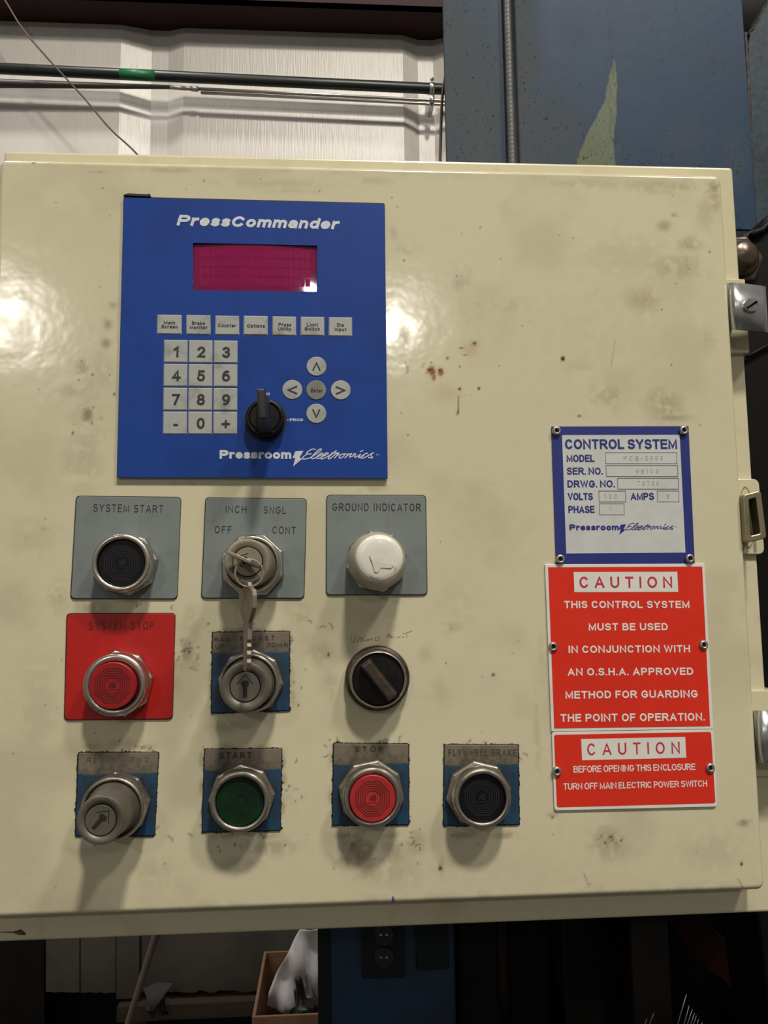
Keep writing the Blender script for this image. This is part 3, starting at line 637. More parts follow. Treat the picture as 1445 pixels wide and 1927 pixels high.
GR = [(212, 575, 10, 10, .6), (203, 610, 11, 13, .7), (200, 646, 14, 14, .75), (155, 692, 20, 24, .6), (165, 780, 14, 18, .95), (188, 788, 9, 9, .8), (130, 735, 30, 20, .45), (160, 850, 34, 90, .34), (165, 730, 50, 120, .34), (130, 870, 26, 40, .3), (190, 700, 30, 60, .4),
 (85, 995, 14, 8, .4), (20, 1130, 60, 26, .18), (30, 1640, 60, 30, .2), (70, 1350, 40, 120, .18), (110, 1120, 26, 30, .34), (60, 1010, 60, 40, .2),
 (1250, 425, 16, 12, .6), (1268, 405, 8, 5, .8), (1297, 460, 24, 18, .5), (1270, 505, 60, 34, .42), (1210, 565, 42, 30, .46), (1180, 480, 100, 50, .2), (945, 575, 48, 18, .34), (865, 530, 26, 34, .42), (1150, 745, 46, 30, .4), (1250, 760, 44, 42, .5), (1265, 786, 38, 8, .6), (1330, 640, 24, 30, .3), (1090, 690, 40, 20, .2),
 (1341, 352, 18, 14, .85), (1345, 378, 12, 24, .6), (1330, 400, 30, 40, .3), (1250, 350, 90, 16, .42), (1100, 345, 120, 12, .3), (190, 325, 26, 5, .7), (320, 320, 60, 6, .4), (520, 345, 120, 12, .25), (700, 340, 40, 8, .3),
 (672, 1600, 40, 34, .75), (690, 1640, 26, 20, .5), (740, 1600, 34, 34, .5), (780, 1585, 26, 24, .5), (505, 1595, 50, 16, .5), (450, 1625, 40, 14, .35), (500, 1500, 60, 30, .2), (830, 1632, 6, 14, .6), (1145, 1585, 34, 32, .55), (1160, 1600, 50, 20, .3), (1400, 1548, 16, 8, .7), (1340, 1600, 70, 40, .2),
 (350, 1225, 16, 34, .6), (345, 1250, 26, 14, .5), (330, 1290, 20, 30, .25), (560, 1160, 26, 14, .5), (430, 1368, 40, 12, .4), (180, 1145, 30, 12, .55), (150, 1170, 20, 16, .4), (290, 1640, 40, 30, .22), (230, 1400, 60, 10, .35), (740, 1640, 60, 30, .3), (1140, 1680, 120, 10, .2),
 (360, 1180, 26, 40, .3), (600, 1230, 26, 24, .35), (620, 1290, 16, 40, .3), (830, 1300, 20, 30, .2), (800, 1230, 14, 20, .25), (700, 1160, 60, 26, .18), (860, 1130, 60, 60, .12), (850, 1180, 20, 16, .3),
 (160, 1600, 36, 12, .3), (700, 920, 30, 6, .4), (800, 560, 50, 60, .18), (760, 640, 14, 30, .3), (760, 470, 30, 20, .3), (740, 440, 10, 16, .4), (1010, 1370, 6, 90, .25), (1020, 1240, 8, 60, .2), (1040, 1535, 10, 6, .5), (560, 360, 60, 6, .3), (360, 910, 60, 5, .35),
 (1200, 640, 240, 200, .10), (300, 450, 200, 60, .08), (900, 1640, 300, 50, .10)]
GR += [(x_, 1400 + 5, 22, 6, .5) for x_ in (170, 270, 420, 500, 650, 740, 860, 950)] + [(x_, 1572, 26, 8, .6) for x_ in (180, 270, 420, 500, 650, 740, 870, 950)]
GR += [(380 + 0, y_, 6, 16, .6) for y_ in (1430, 1480, 1530)] + [(533, y_, 6, 16, .7) for y_ in (1430, 1470, 1520)] + [(622, y_, 7, 16, .45) for y_ in (1430, 1500)] + [(398, 1290, 8, 40, .6), (550, 1290, 7, 40, .45), (470, 1187, 70, 6, .6), (545, 1210, 10, 16, .7)]
RU = [(812, 698, 7, 8, 2.2), (829, 700, 5, 7, 2.0), (816, 709, 3.5, 7, 1.8), (890, 650, 12, 8, .35), (740, 1700, 6, 6, .2), (885, 660, 16, 12, .3), (840, 740, 30, 20, .2)]
DK = [(809, 696, 5, 2.4, 1.6), (828, 697, 2.5, 2.5, 1.5), (1059, 675, 3.4, 4.2, 2.), (865, 690, 2, 2, 1.), (893, 646, 3.5, 3, 1.4), (868, 655, 5, 1.4, 1.), (875, 668, 4, 1.3, .9), (842, 674, 3, 3, 1.), (865, 712 + 20, 2.5, 3, 1.5), (901, 731, 2.5, 3, 1.4), (862, 775, 2, 5, 1.2), (1090, 783, 4, 2, 1.2), (1395, 1626, 2.5, 3.4, 1.5), (760, 490, 2, 2, 1.4), (904, 428, 1.6, 1.6, 1.2), (928, 1270, 3, 3, 1.2), (828, 1634, 3, 3, 1.6), (618, 1232, 2, 4, 1.4), (740, 1693, 1.8, 5, 1.0), (1335, 474, 2, 2, 1.2), (392, 1174, 2, 2, 1.2), (215, 742, 2, 3, 1.2), (137, 815, 2, 3, 1.2), (63, 305, 3, 4, 1.)]
for _ in range(150): DK.append((random.uniform(20, 1340), random.uniform(335, 1690), random.uniform(.8, 1.8), random.uniform(.8, 2.2), random.uniform(.5, 1.2)))
for _ in range(90):
    cx_, cy_ = random.choice([(180, 700), (180, 780), (460, 1180), (540, 1290), (400, 1290), (450, 1590), (530, 1480), (680, 1590), (760, 1600), (640, 1400), (910, 1400), (1145, 1585), (200, 1400), (820, 700), (865, 530), (1040, 1540), (240, 1140), (350, 1230)])
    DK.append((random.gauss(cx_, 22), random.gauss(cy_, 14), random.uniform(.8, 2.4), random.uniform(.8, 2.6), random.uniform(.7, 1.4)))
SC = [(863, 745, 862, 778, .8), (863, 765, 859, 782, .7), (1389, 1655, 1398, 1670, .5), (1157, 640, 1150, 690, .3), (1099, 1645, 1108, 1668, .5), (1291, 480, 1292, 520, .2), (1104, 920 + 3, 1104, 935, .2), (762, 680, 768, 700, .6), (768, 690, 766, 702, .5), (355, 1255, 372, 1262, .4)]
for _ in range(46):
    cx_, cy_ = random.choice([(470, 1185), (540, 1215), (400, 1410), (530, 1430), (640, 1400), (740, 1398), (900, 1402), (960, 1402), (280, 1415), (290, 1560), (510, 1575), (770, 1560), (620, 1420), (385, 1560), (785, 1590), (350, 1230), (300, 1140), (1145, 1585), (600, 1180), (980, 1420)])
    x_, y_ = random.gauss(cx_, 14), random.gauss(cy_, 7); a_ = random.uniform(0, 6.28); l_ = random.uniform(3, 10)
    SC += [(x_, y_, x_ + l_ * math.cos(a_), y_ + l_ * math.sin(a_), .7), (x_ + l_ * math.cos(a_), y_ + l_ * math.sin(a_), x_ + l_ * math.cos(a_) + 4 * math.cos(a_ + 1), y_ + l_ * math.sin(a_) + 4 * math.sin(a_ + 1), .6)]
def door_stain(X, Zc):
    g = stain_layer(X, Zc, GR, 0, 210, 3, .40, .30)
    g = np.maximum(g, .20 * np.clip((fbm(X, Zc, 22, 70, 5) - .52) / .2, 0, 1))
    edge = np.minimum(Zc - dzb, dzt - Zc); g = np.maximum(g, .30 * np.exp(-(np.maximum(edge, 0) / .006) ** 2) * np.clip((fbm(X, Zc, 120, 77) - .4) / .3, 0, 1))
    r_ = stain_layer(X, Zc, RU, 0, 500, 8, .20, .3)
    k = np.zeros_like(X); kk_ = mpp(0)
    for (px, py, rx, ry, amp) in DK:
        c_ = P(px, py, 0); ddx = (X - c_.x) / (rx * kk_); ddz = (Zc - c_.z) / (ry * kk_); k = np.maximum(k, amp * np.exp(-(ddx * ddx + ddz * ddz)))
    k = np.maximum(k * .9, scratch_layer(X, Zc, SC, 0, .00042))
    return np.stack([g, r_, k], -1)
def axis(a, b, step, r=.0048):
    e = np.concatenate([a + np.linspace(0, r, 12)[:-1], np.arange(a + r, b - r, step), b - np.linspace(r, 0, 12)]); return np.unique(np.round(e, 7))
door = stained_sheet('door', M['door'], axis(dx0, dx1, .00075), axis(dzb, dzt, .00075), door_shape(), door_stain, enc, T)
# faint ballpoint handwriting above the black selector
mb = MB(); hw = Z(650, 1180, 10.32)
for s_ in ([[(110, 165), (105, 250), (130, 295), (165, 285), (190, 230), (205, 175)], [(230, 300), (265, 215), (300, 205), (320, 225), (290, 250)], [(300, 225), (290, 285)], [(370, 160), (340, 270), (380, 265)], [(400, 260), (430, 235), (455, 250), (430, 270), (400, 262)], [(480, 255), (505, 215), (520, 255)], [(640, 190), (585, 205), (580, 260), (640, 250)], [(665, 165), (650, 255)],
             [(805, 215), (815, 150), (850, 125), (860, 150), (830, 170), (860, 200)], [(880, 205), (905, 175), (890, 160), (880, 200), (920, 205)], [(960, 185), (945, 205)], [(1015, 200), (1050, 185), (1060, 205)], [(1090, 190), (1130, 190)], [(1120, 135), (1290, 78)], [(1195, 140), (1185, 205)]]):
    brush(mb, [[hw(*q) for q in s_]], .9, -.00008)
mb.build('handwriting', mat('faded_ink', (.17, .13, .10), .6), enc, fix=False)
mb = MB(); mb.add([P(x, y, -.0001) for x, y in ((738, 1687), (740, 1687), (740.5, 1699), (738.5, 1699))], [(0, 1, 2, 3)]); mb.build('ink_mark', M['print_blue'], enc, fix=False)

# dirt crust on the body's lower lip
mb = MB(); c = P(45, 1756, T); mb.tube([P(0, 1754, T), P(25, 1754.5, T), P(38, 1754, T), P(48, 1758, T)], [.0002, .0004, .0016, .0006], 8); mb.build('grease_blob', mat('brown_grease', (.10, .06, .035), .6), enc)

# door clamps
def bracket_tab(pxq, y0, y1, nm='clamp_tab'):
    mb = MB(); mb.prism(quad_px(pxq, y0), y0, y1); return mb.build(nm, M['body'], enc, bevel=.0008)
bracket_tab([(1365, 524), (1402, 525), (1411, 664), (1372, 665)], T - .004, T + .05)
def clamp(top, bot, xl0, xl1, xr0, xr1, tilt, label_m):
    """folded zinc clamp: side leg, bent front, right leg"""
    mb = MB()
    def row(py, xl, xr, dy):
        pf = [(xl + 0, T - .002), (xl + 1.0, .004), (xl + 4.5, .0005), (xl + 9, -.001), (xl + 16, -.001), (xr - 7, .001), (xr - 2, .003), (xr, .008), (xr + .5, T + .03)]
        return [P(px_, py + (px_ - xl) * dy, yy) for px_, yy in pf]
    r0 = row(top, xl0, xr0, tilt); r1 = row(bot, xl1, xr1, tilt * .75)
    n = len(r0); mb.add(r0 + r1, [(i, i + 1, n + i + 1, n + i) for i in range(n - 1)], True)
    o = mb.build('door_clamp', M['zinc'], enc, fix=False); s_ = o.modifiers.new('solid', 'SOLIDIFY'); s_.thickness = .0018; s_.offset = -1; return o
cl = clamp(532, 620, 1371.5, 1377.5, 1435, 1440.5, .13, '')
c = P(1410.5, 577, -.002); kq = mpp(-.005)
mb = MB(); mb.lathe(c.x, c.z, [(17.5 * kq, 0), (17.5 * kq, .001)], 32, y=.002); mb.lathe(c.x, c.z, [(14.5 * kq, 0), (15.2 * kq, .0045), (14.6 * kq, .0058), (13 * kq, .0063)], 32, y=.001, cap=False)
# slotted face: two half discs with a gap
for sgn in (1, -1):
    a0 = R(33); pts = []
    for i in range(17):
        th = math.pi * i / 16; u, v = math.cos(th) * 13.2, math.sin(th) * 13.2; v = max(v, 2.3) * sgn
        pts.append((c.x + (u * math.cos(a0) - v * math.sin(a0)) * kq, c.z + (u * math.sin(a0) + v * math.cos(a0)) * kq))
    mb.prism(pts, -.0053, -.0030)
sc_ = mb.build('clamp_screw', M['screw'], enc)
mb = MB(); mb.lathe(c.x, c.z, [(13.5 * kq, .0), (13.5 * kq, .0035)], 32, y=.0005); mb.build('slot_shade', M['ring_gap'], sc_)  # black disc puts the shade inside the slot into colour
# lower clamp and tabs
bracket_tab([(1395, 1298.5), (1470, 1298.5), (1475, 1462), (1405, 1462)], T - .003, T + .05)
clamp(1337, 1435, 1423.5, 1430, 1500, 1505, .0, '')
# hasp: rounded plate with a rectangular loop
hp = thing('padlock_hasp', 'cream padlock hasp with a dull metal loop on the enclosure right side', 'hasp', tuple(P(1410, 970, T)))
yh = T - .003
mb = MB(); mb.prism(rounded(quad_px([(1380, 901), (1428, 901), (1439, 1043), (1390, 1043)], yh), .0045), yh, T + .001); mb.build('hasp_plate', M['body'], hp, bevel=.0006)
kh = mpp(yh); c1 = P(1404, 972, yh)
mb = MB(); rg = []
for (px_, py_) in ((1405, 973),):
    c_ = P(px_, py_, yh); n = 40; ro, ri = 60 * kh, 58.4 * kh
    vs = []; 
    for i in range(n): a_ = 2 * math.pi * i / n; vs += [(c_.x + 14.5 * kh * math.cos(a_), yh - .0004, c_.z + ro * math.sin(a_)), (c_.x + 13.2 * kh * math.cos(a_), yh - .0004, c_.z + ri * math.sin(a_))]
    mb.add(vs, [(2 * i, 2 * ((i + 1) % n), 2 * ((i + 1) % n) + 1, 2 * i + 1) for i in range(n)])
mb.build('slot_outline', M['brass'], hp, fix=False)
yl = -.004
lo_ = [(1398, 931), (1432, 922.5), (1443, 1013), (1403, 1022)]
mb = MB(); outer = rounded(quad_px(lo_, yl), .0022); inner = rounded(inset(quad_px(lo_, yl), .0038), .0012)
n = len(outer)
vs = [(p[0], yl, p[1]) for p in outer] + [(p[0], yl, p[1]) for p in inner] + [(p[0], T - .002, p[1]) for p in outer] + [(p[0], T - .002, p[1]) for p in inner]
fs = []
for i in range(n):
    j = (i + 1) % n; fs += [(i, j, n + j, n + i), (2 * n + i, 2 * n + j, j, i), (n + i, n + j, 3 * n + j, 3 * n + i), (2 * n + i, 3 * n + i, 3 * n + j, 2 * n + j)]
mb.add(vs, fs); mb.build('hasp_loop', M['brass'], hp, bevel=.0008)
mb = MB(); a_, b_ = P(1411, 946, .006), P(1416, 1006, .006); mb.tube([a_, b_], 2.4 * kh, 12); a_, b_ = P(1426, 940, .012), P(1431, 1003, .012); mb.tube([a_, b_], 3.6 * kh, 12); mb.build('hasp_bar', M['body'], hp)

# ================================================================== KEYPAD PANEL
yp = -.0030
kp = thing('keypad_panel', 'blue membrane keypad panel with magenta display window on the cream door', 'control panel', tuple(P(475, 640, 0)))
cor = [(220, 898), (729.5, 900), (724, 384), (233, 371.5)]
mb = MB(); mb.prism(rounded(inset(quad_px([(219, 900), (730, 902), (724.5, 382.5), (232, 370)], 0), .0004), .001), -.0010, -.00003); mb.build('gasket', M['gasket'], kp)
# face ring round the display opening
fo = quad_px(cor, yp); wi = quad_px([(363.5, 546), (596.6, 548.9), (596.6, 462), (363, 456.8)], yp)
mb = MB(); fr_o = [(p[0], yp, p[1]) for p in fo]; fr_i = [(p[0], yp, p[1]) for p in wi]; bk_o = [(p[0], -.0010, p[1]) for p in fo]; bk_i = [(p[0], -.0010, p[1]) for p in wi]
vs = fr_o + fr_i + bk_o + bk_i; fs = []
for i in range(4):
    j = (i + 1) % 4; fs += [(i, j, 4 + j, 4 + i), (8 + i, 8 + j, j, i), (4 + i, 4 + j, 12 + j, 12 + i)]
mb.add(vs, fs); mb.build('face_plate', M['panel_blue'], kp)
# bowed magenta window
c = P(480, 503, -.0015); nx_, nz_ = 40, 20; vs = []; fs = []
for j in range(nz_ + 1):
    for i in range(nx_ + 1):
        u, v = i / nx_, j / nz_; bl, br, tr, tl = [Vector((p[0], 0, p[1])) for p in wi]
        q = (bl * (1 - u) + br * u) * (1 - v) + (tl * (1 - u) + tr * u) * v
        ddx, ddz = q.x - c.x, q.z - c.z; vs.append((q.x, -.0026 + .5 * 1.6 * (ddx * ddx + ddz * ddz) * 1.0, q.z))
for j in range(nz_):
    for i in range(nx_): a_ = j * (nx_ + 1) + i; fs.append((a_, a_ + 1, a_ + nx_ + 2, a_ + nx_ + 1))
mb = MB(); mb.add(vs, fs, True); win = mb.build('display_window', M['magenta'], kp, fix=False)
mb = MB()
for rr_ in range(4):
    for cc_ in range(20):
        u0, u1 = .05 + cc_ * .045, .05 + cc_ * .045 + .038; v0, v1 = .12 + rr_ * .2, .12 + rr_ * .2 + .165
        bl, br, tr, tl = [Vector((p[0], 0, p[1])) for p in wi]
        qs = []
        for u, v in ((u0, v0), (u1, v0), (u1, v1), (u0, v1)):
            q = (bl * (1 - u) + br * u) * (1 - v) + (tl * (1 - u) + tr * u) * v; ddx, ddz = q.x - c.x, q.z - c.z
            qs.append((q.x, -.00264 + .8 * (ddx * ddx + ddz * ddz), q.z))
        mb.add(qs, [(0, 1, 2, 3)])
o = mb.build('character_cell', M['cell'], kp, fix=False); o['kind'] = 'stuff'
yt = yp - .00012
z1 = Z(200, 350, 2.627); z2 = Z(280, 580, 3.141)
lettering([('PressCommander', (331, 424.3), (641, 431.8), 22)], M['print_light'], yt, kp, wt=.255, shear=.22, gap=.06)
lettering([('RUN', (488, 744.5), z2(714, 515), 5.6), ('PROG', z2(833, 668.5), z2(912, 668.5), 5.7), ('-', z2(812, 668), z2(826, 668), 6)], M['print_light'], yt, kp, wt=.24, gap=.16)
lettering([('Pressroom', z2(417, 890), z2(843, 891), 16.8)], M['print_light'], yt, kp, wt=.265, gap=.05)
z3 = Z(540, 840, 7.605)
def brandmark(zf, y, m, parent, wpx, dx=0, dy=0):
    mb = MB()
    bolt = [(117, 72), (235, 62), (180, 160), (218, 178), (88, 285), (118, 165), (80, 165)]
    pts = [P(*zf(*q), y) for q in bolt]; mb.add(pts, [(0, 1, 2, 6), (6, 2, 5), (2, 3, 4, 5)])
    paths = [[(405, 48), (375, 38), (320, 60), (280, 95), (300, 108), (345, 108)], [(300, 108), (250, 135), (222, 170), (250, 183), (330, 165)],
             [(330, 165), (400, 120), (470, 70), (492, 42), (470, 38), (420, 80), (372, 130), (352, 165), (375, 178), (430, 150)],
             [(430, 150), (490, 125), (510, 105), (490, 98), (440, 135), (425, 168), (460, 172), (520, 140)],
             [(520, 140), (575, 112), (590, 98), (560, 95), (505, 140), (490, 180), (530, 172), (600, 135)], [(600, 135), (680, 80), (705, 62)], [(640, 95), (735, 92)], [(705, 62), (640, 115), (600, 150), (590, 178), (615, 175)],
             [(615, 175), (650, 150), (690, 115), (740, 95), (735, 105), (680, 170)], [(680, 170), (715, 130), (745, 118)],
             [(800, 112), (770, 120), (748, 150), (755, 170), (800, 150), (825, 115), (800, 108), (850, 108)], [(880, 105), (830, 165)], [(835, 160), (880, 120), (925, 105), (905, 130), (895, 155), (940, 140)],
             [(940, 140), (960, 108)], [(960, 108), (985, 110), (965, 150), (1000, 150), (1050, 112), (1035, 140), (1025, 160), (1050, 158), (1100, 130)], [(1050, 75), (1085, 58)],
             [(1150, 100), (1120, 105), (1060, 150), (1070, 172), (1120, 155), (1170, 125)], [(1170, 125), (1240, 92)], [(1210, 100), (1200, 130), (1222, 150), (1215, 165), (1165, 158)]]
    brush(mb, [[zf(*q) for q in p] for p in paths], wpx, y)
    o = mb.build('emblem', m, parent, fix=False)
    mb = MB(); a, b = zf(1270, 130), zf(1318, 130); text(mb, 'TM', a, b, 25 / 7.605 * (wpx / 2.0), y, wt=.14)
    mb.build('trademark_letters', m, parent, fix=False)
brandmark(z3, yt, M['print_light'], kp, 1.9)

def key_button(corners, lines, circle=None, label=None, bold=.2, oy=0.):
    mb = MB(); y0 = yp - .0005
    if circle:
        c_ = P(circle[0], circle[1], y0); r_ = circle[2] * mpp(y0); mb.lathe(c_.x, c_.z, [(r_, 0), (r_ * .99, .0003), (r_ * .93, .0005), (r_ * .91, .00045)], 48, y=yp)
    else:
        q = rounded(quad_px(corners, yp), .0005, 3); qi = inset(quad_px(corners, yp), .0006); qi = rounded(qi, .0004, 3); n = len(q)
        vs = [(p[0], yp, p[1]) for p in q] + [(p[0], y0, p[1]) for p in qi]
        mb.add(vs, [(i, (i + 1) % n, n + (i + 1) % n, n + i) for i in range(n)] + [tuple(range(n, 2 * n))])
    kb = mb.build('keypad_button', M['key_grey'], kp)
    yk = y0 - .00012; lb = MB()
    for l in lines: text(lb, l[0], l[1], l[2], l[3], yk, **(l[4] if len(l) > 4 else dict(wt=bold)))
    lb.build('legend', M['print_dark'], kb, fix=False)
    return kb
rects = [((47, 38), (195, 155)), ((220, 40), (366, 157)), ((391, 44), (535, 159)), ((559, 45), (704, 160)), ((729, 48), (871, 163)), ((896, 50), (1038, 164)), ((1062, 53), (1202, 167))]
names = [[('Main', 87, 156, 94), ('Screen', 74, 170, 118)], [('Brake', 254, 332, 97), ('Monitor', 242, 346, 122)], [('Counter', 408, 516, 111)], [('Options', 580, 686, 113)], [('Press', 766, 842, 106), ('Utility', 764, 842, 131)], [('Limit', 934, 1000, 107), ('Switch', 921, 1011, 131)], [('Die', 1112, 1154, 108), ('Input', 1099, 1167, 134)]]
for (a, b), nm in zip(rects, names):
    q = [z2(a[0], b[1] - 1), z2(b[0], b[1] + 1), z2(b[0] - 1, a[1] + 2), z2(a[0] + 1, a[1])]
    kb = key_button(q, [(t_, z2(x0, yb), z2(x1, yb + 1), 6.6, dict(wt=.2, gap=.14)) for t_, x0, x1, yb in nm])
TLk, TRk, BRk, BLk = [Vector(z2(*q)) for q in ((86, 184), (528, 189), (525, 749), (79, 749))]
def bil(u, v): return (TLk * (1 - u) + TRk * u) * (1 - v) + (BLk * (1 - u) + BRk * u) * v
grid = ['123', '456', '789', '-0+']
for r_ in range(4):
    for c_ in range(3):
        g = .012; u0, u1, v0, v1 = c_ / 3 + g * .6, (c_ + 1) / 3 - g * .6, r_ / 4 + g * .5, (r_ + 1) / 4 - g * .5
        ch = grid[r_][c_]; cc = bil((u0 + u1) / 2, (v0 + v1) / 2)
        wd = {'-': 8.5, '+': 16, '1': 12}.get(ch, 15.5); hgt = 21.5
        off = {'-': 1.5}.get(ch, 0)
        key_button([tuple(bil(u0, v1)), tuple(bil(u1, v1)), tuple(bil(u1, v0)), tuple(bil(u0, v0))], [(ch, (cc.x - wd / 2 + 1, cc.y + hgt / 2 + off), (cc.x + wd / 2 + 1, cc.y + hgt / 2 + .3 + off), hgt, dict(wt=.2))])
for (cx_, cy_), ch, wd, hgt in (((991, 343), '^', 15.5, 18), ((848, 481), '<', 20, 21), ((1134, 483), '>', 20, 21), ((990, 622), 'v', 15.5, 18)):
    p_ = z2(cx_, cy_); key_button(None, [(ch, (p_[0] - wd / 2, p_[1] + hgt * .47), (p_[0] + wd / 2, p_[1] + hgt * .47), hgt, dict(wt=.15))], (p_[0], p_[1], 19.2))
p_ = z2(989, 483); kb = key_button(None, [('Enter', z2(957, 495), z2(1028, 497), 6.6, dict(wt=.18, gap=.14))], (p_[0], p_[1], 19.2)); kb['label'] = 'grimy darker enter button'
kb.data.materials[0] = mat('grimy_key', (.22, .22, .20), .45, 0, (.09, .085, .07), 90, .6)
# torn black gasket bit over the top left corner
mb = MB(); mb.prism(quad_px([(233, 369.5), (262, 371), (284, 371.5), (283, 366.5), (277, 367.5), (262, 367), (243, 366), (236, 367.5)], -.002), -.0035, 0); mb.build('gasket_flap', M['gasket'], kp)

# ================================================================== BUTTONS AND SWITCHES
def base_center(px, py, h):                    # axis point on the door of a round face seen at (px,py), h in front
    c_ = P(px, py, -h); return c_.x, c_.z
def nut(parent, cx, cz, rad, rot, m='chrome', h0=.0015, h1=.0062):
    mb = MB(); mb.lathe(cx, cz, [(rad, h0), (rad, h1 - .001), (rad * .95, h1)], 8, smooth=False, rot=R(rot)); return mb.build('hex_nut', M[m], parent, bevel=.0004)
def washer(parent, cx, cz, rad, m='chrome_dirty'):
    mb = MB(); mb.lathe(cx, cz, [(rad, .0012), (rad, .0022)], 48); return mb.build('washer', M[m], parent)
def bezel(parent, cx, cz, ro, ri, h, m='chrome', h0=.006, lip=.0016, floor=.010):
    mb = MB(); mb.lathe(cx, cz, [(ro * 1.0, h0), (ro * 1.0, h - lip * 1.3), (ro * .985, h - lip * .5), (ro * .955, h), (ri * 1.02, h), (ri, h - .0006), (ri, h - .004), (ri * .98, floor)], 72, cap=False)
    return mb.build('bezel', M[m], parent)
def vn1(t_): return .5 + .5 * math.sin(t_ * 2.1) * math.sin(t_ * .7 + 1)
def plate(parent, corners, m, r=.0027, th=.0013, nm='legend_plate'):
    if nm == 'legend_plate':
        q = quad_px(corners, -.0004); mb = MB(); rim = rounded(inset(q, -.00040), r)
        if m is M['legend_tan']:
            dn_ = []
            for i in range(len(rim)):
                a_, b_ = Vector(rim[i]), Vector(rim[(i + 1) % len(rim)]); k_ = max(1, int((b_ - a_).length / .0007)); nn_ = Vector((b_.y - a_.y, a_.x - b_.x)).normalized()
                for j in range(k_): dn_.append(tuple(a_ + (b_ - a_) * j / k_ + nn_ * abs(random.gauss(0, .00028)) * (.3 + 1.4 * vn1(i * 7 + j * .13))))
            rim = dn_
        mb.prism(rim, -.0006, -.00002); mb.build('grime_rim', M['gasket'], parent)
    mb = MB(); mb.prism(rounded(quad_px(corners, -th), r), -th, 0.0); return mb.build(nm, m, parent, bevel=.00025)
def octo(mb, cx, cz, rad, w, y, rot=22.5):
    pts = [(cx + rad * math.cos(R(rot + 45 * i)), cz + rad * math.sin(R(rot + 45 * i))) for i in range(9)]
    ribbon(mb, pts, w, y, lambda q: Vector((q.x, y, q.y)))
def cap(parent, cx, cz, r, h, m, mg, h0=.008):
    mb = MB(); mb.lathe(cx, cz, [(r, h0), (r, h - .0006), (r * .985, h - .0001), (r * .96, h)], 64); cp = mb.build('button_cap', M[m], parent)
    mb = MB(); y = -h - .00012
    for i in range(5): octo(mb, cx, cz, r * (.36 + .105 * i), r * .028, y)
    k_ = r * .26
    for s_, ox in (('A', -.52), ('B', .06)):
        st_, wd = text_strokes(s_, wt=.16)
        for q in st_: ribbon(mb, [(cx + (ox + u * .62) * k_ * 1.05, cz + (v * .95 - .35) * k_) for u, v in q], .13 * k_, y, lambda p: Vector((p.x, y, p.y)))
    ribbon(mb, [(cx - r * .19, cz - r * .17), (cx + r * .19, cz - r * .17)], r * .024, y, lambda p: Vector((p.x, y, p.y)))
    mb.build('emblem', M[mg], cp, fix=False); return cp
HB = .017
def push_button(label, bz, cp, capm, grm, nutrot, nutr=59, bm='chrome', group='push buttons on the enclosure door', ch=.0145):
    cx, cz = base_center(bz[0], bz[1], HB)
    t_ = thing('push_button', label, 'push button', (cx, -.0013, cz), group)
    kb = mpp(-HB); washer(t_, cx, cz, nutr * .90 * mpp(0), bm); nut(t_, cx, cz, nutr * mpp(-.006), nutrot, bm, .002)
    bezel(t_, cx, cz, bz[2] * kb, cp * mpp(-HB) * 1.02, HB, bm); cap(t_, cx, cz, cp * mpp(-ch), ch, capm, grm)
    return t_
za_ = Z(120, 910, 3.141)
t1 = push_button('black push button on the grey SYSTEM START legend plate', (227.3, 1059, 54.6), 43.3, 'cap_black', 'groove_black', 8)
lp = plate(t1, [za_(42, 679), za_(668, 680), za_(691, 83), za_(76, 75)], M['legend_grey'])
lettering([('SYSTEM START', za_(175, 165), za_(586, 172), 14.2)], M['print_dark'], -.00145, lp, wt=.10, gap=.32, space=.55, round_=True)
t2 = push_button('bright red push button on the red SYSTEM STOP legend plate', (215, 1289, 57), 42.2, 'cap_red', 'groove_dark', 9, 61, ch=.0215)
lp = plate(t2, [za_(5, 1396), za_(640, 1390), za_(657, 768), za_(20, 770)], M['legend_red'])
lettering([('SYSTEM STOP', za_(147, 864), za_(535, 860), 14.2)], mat('engraved_dark_red', (.10, .006, .005), .5), -.00145, lp, wt=.10, gap=.32, space=.55, round_=True)
zb_ = Z(110, 1380, 3.211); zc_ = Z(590, 1380, 3.211)
t3 = push_button('dark green push button on the START legend plate, bottom row', (451, 1509.5, 54.5), 43.3, 'cap_green', 'groove_green', 4, 60, 'chrome_dirty')
lp = plate(t3, [zb_(870, 595), zb_(1338, 585), zb_(1348, 93), zb_(885, 98)], M['legend_tan'], .0009)
lettering([('START', zb_(973, 155), zb_(1166, 152), 11.4)], M['print_dark'], -.00145, lp, wt=.20, gap=.42, round_=True)
t4 = push_button('faded red push button on the STOP legend plate, bottom row', (700.8, 1501.5, 54.5), 42, 'cap_red2', 'groove_dark', 33, 61, 'chrome_dirty', ch=.0190)
lp = plate(t4, [zc_(115, 555), zc_(573, 550), zc_(572, 66), zc_(124, 62)], M['legend_tan'], .0009)
lettering([('STOP', zc_(250, 112), zc_(420, 112), 9.6)], M['print_dark'], -.00145, lp, wt=.14, gap=.5, round_=True)
t5 = push_button('black push button on the FLYWHEEL BRAKE legend plate, bottom row', (908.3, 1503, 53.8), 43, 'cap_black', 'groove_black', 8, 61, 'chrome_dirty')
lp = plate(t5, [zc_(787, 557), zc_(1240, 550), zc_(1235, 70), zc_(792, 70)], M['legend_tan'], .0009)
lettering([('FLYWHEEL BRAKE', zc_(815, 136), zc_(1226, 136), 12)], mat('worn_stamping', (.07, .055, .04), .5), -.00145, lp, wt=.15, gap=.3, round_=True)

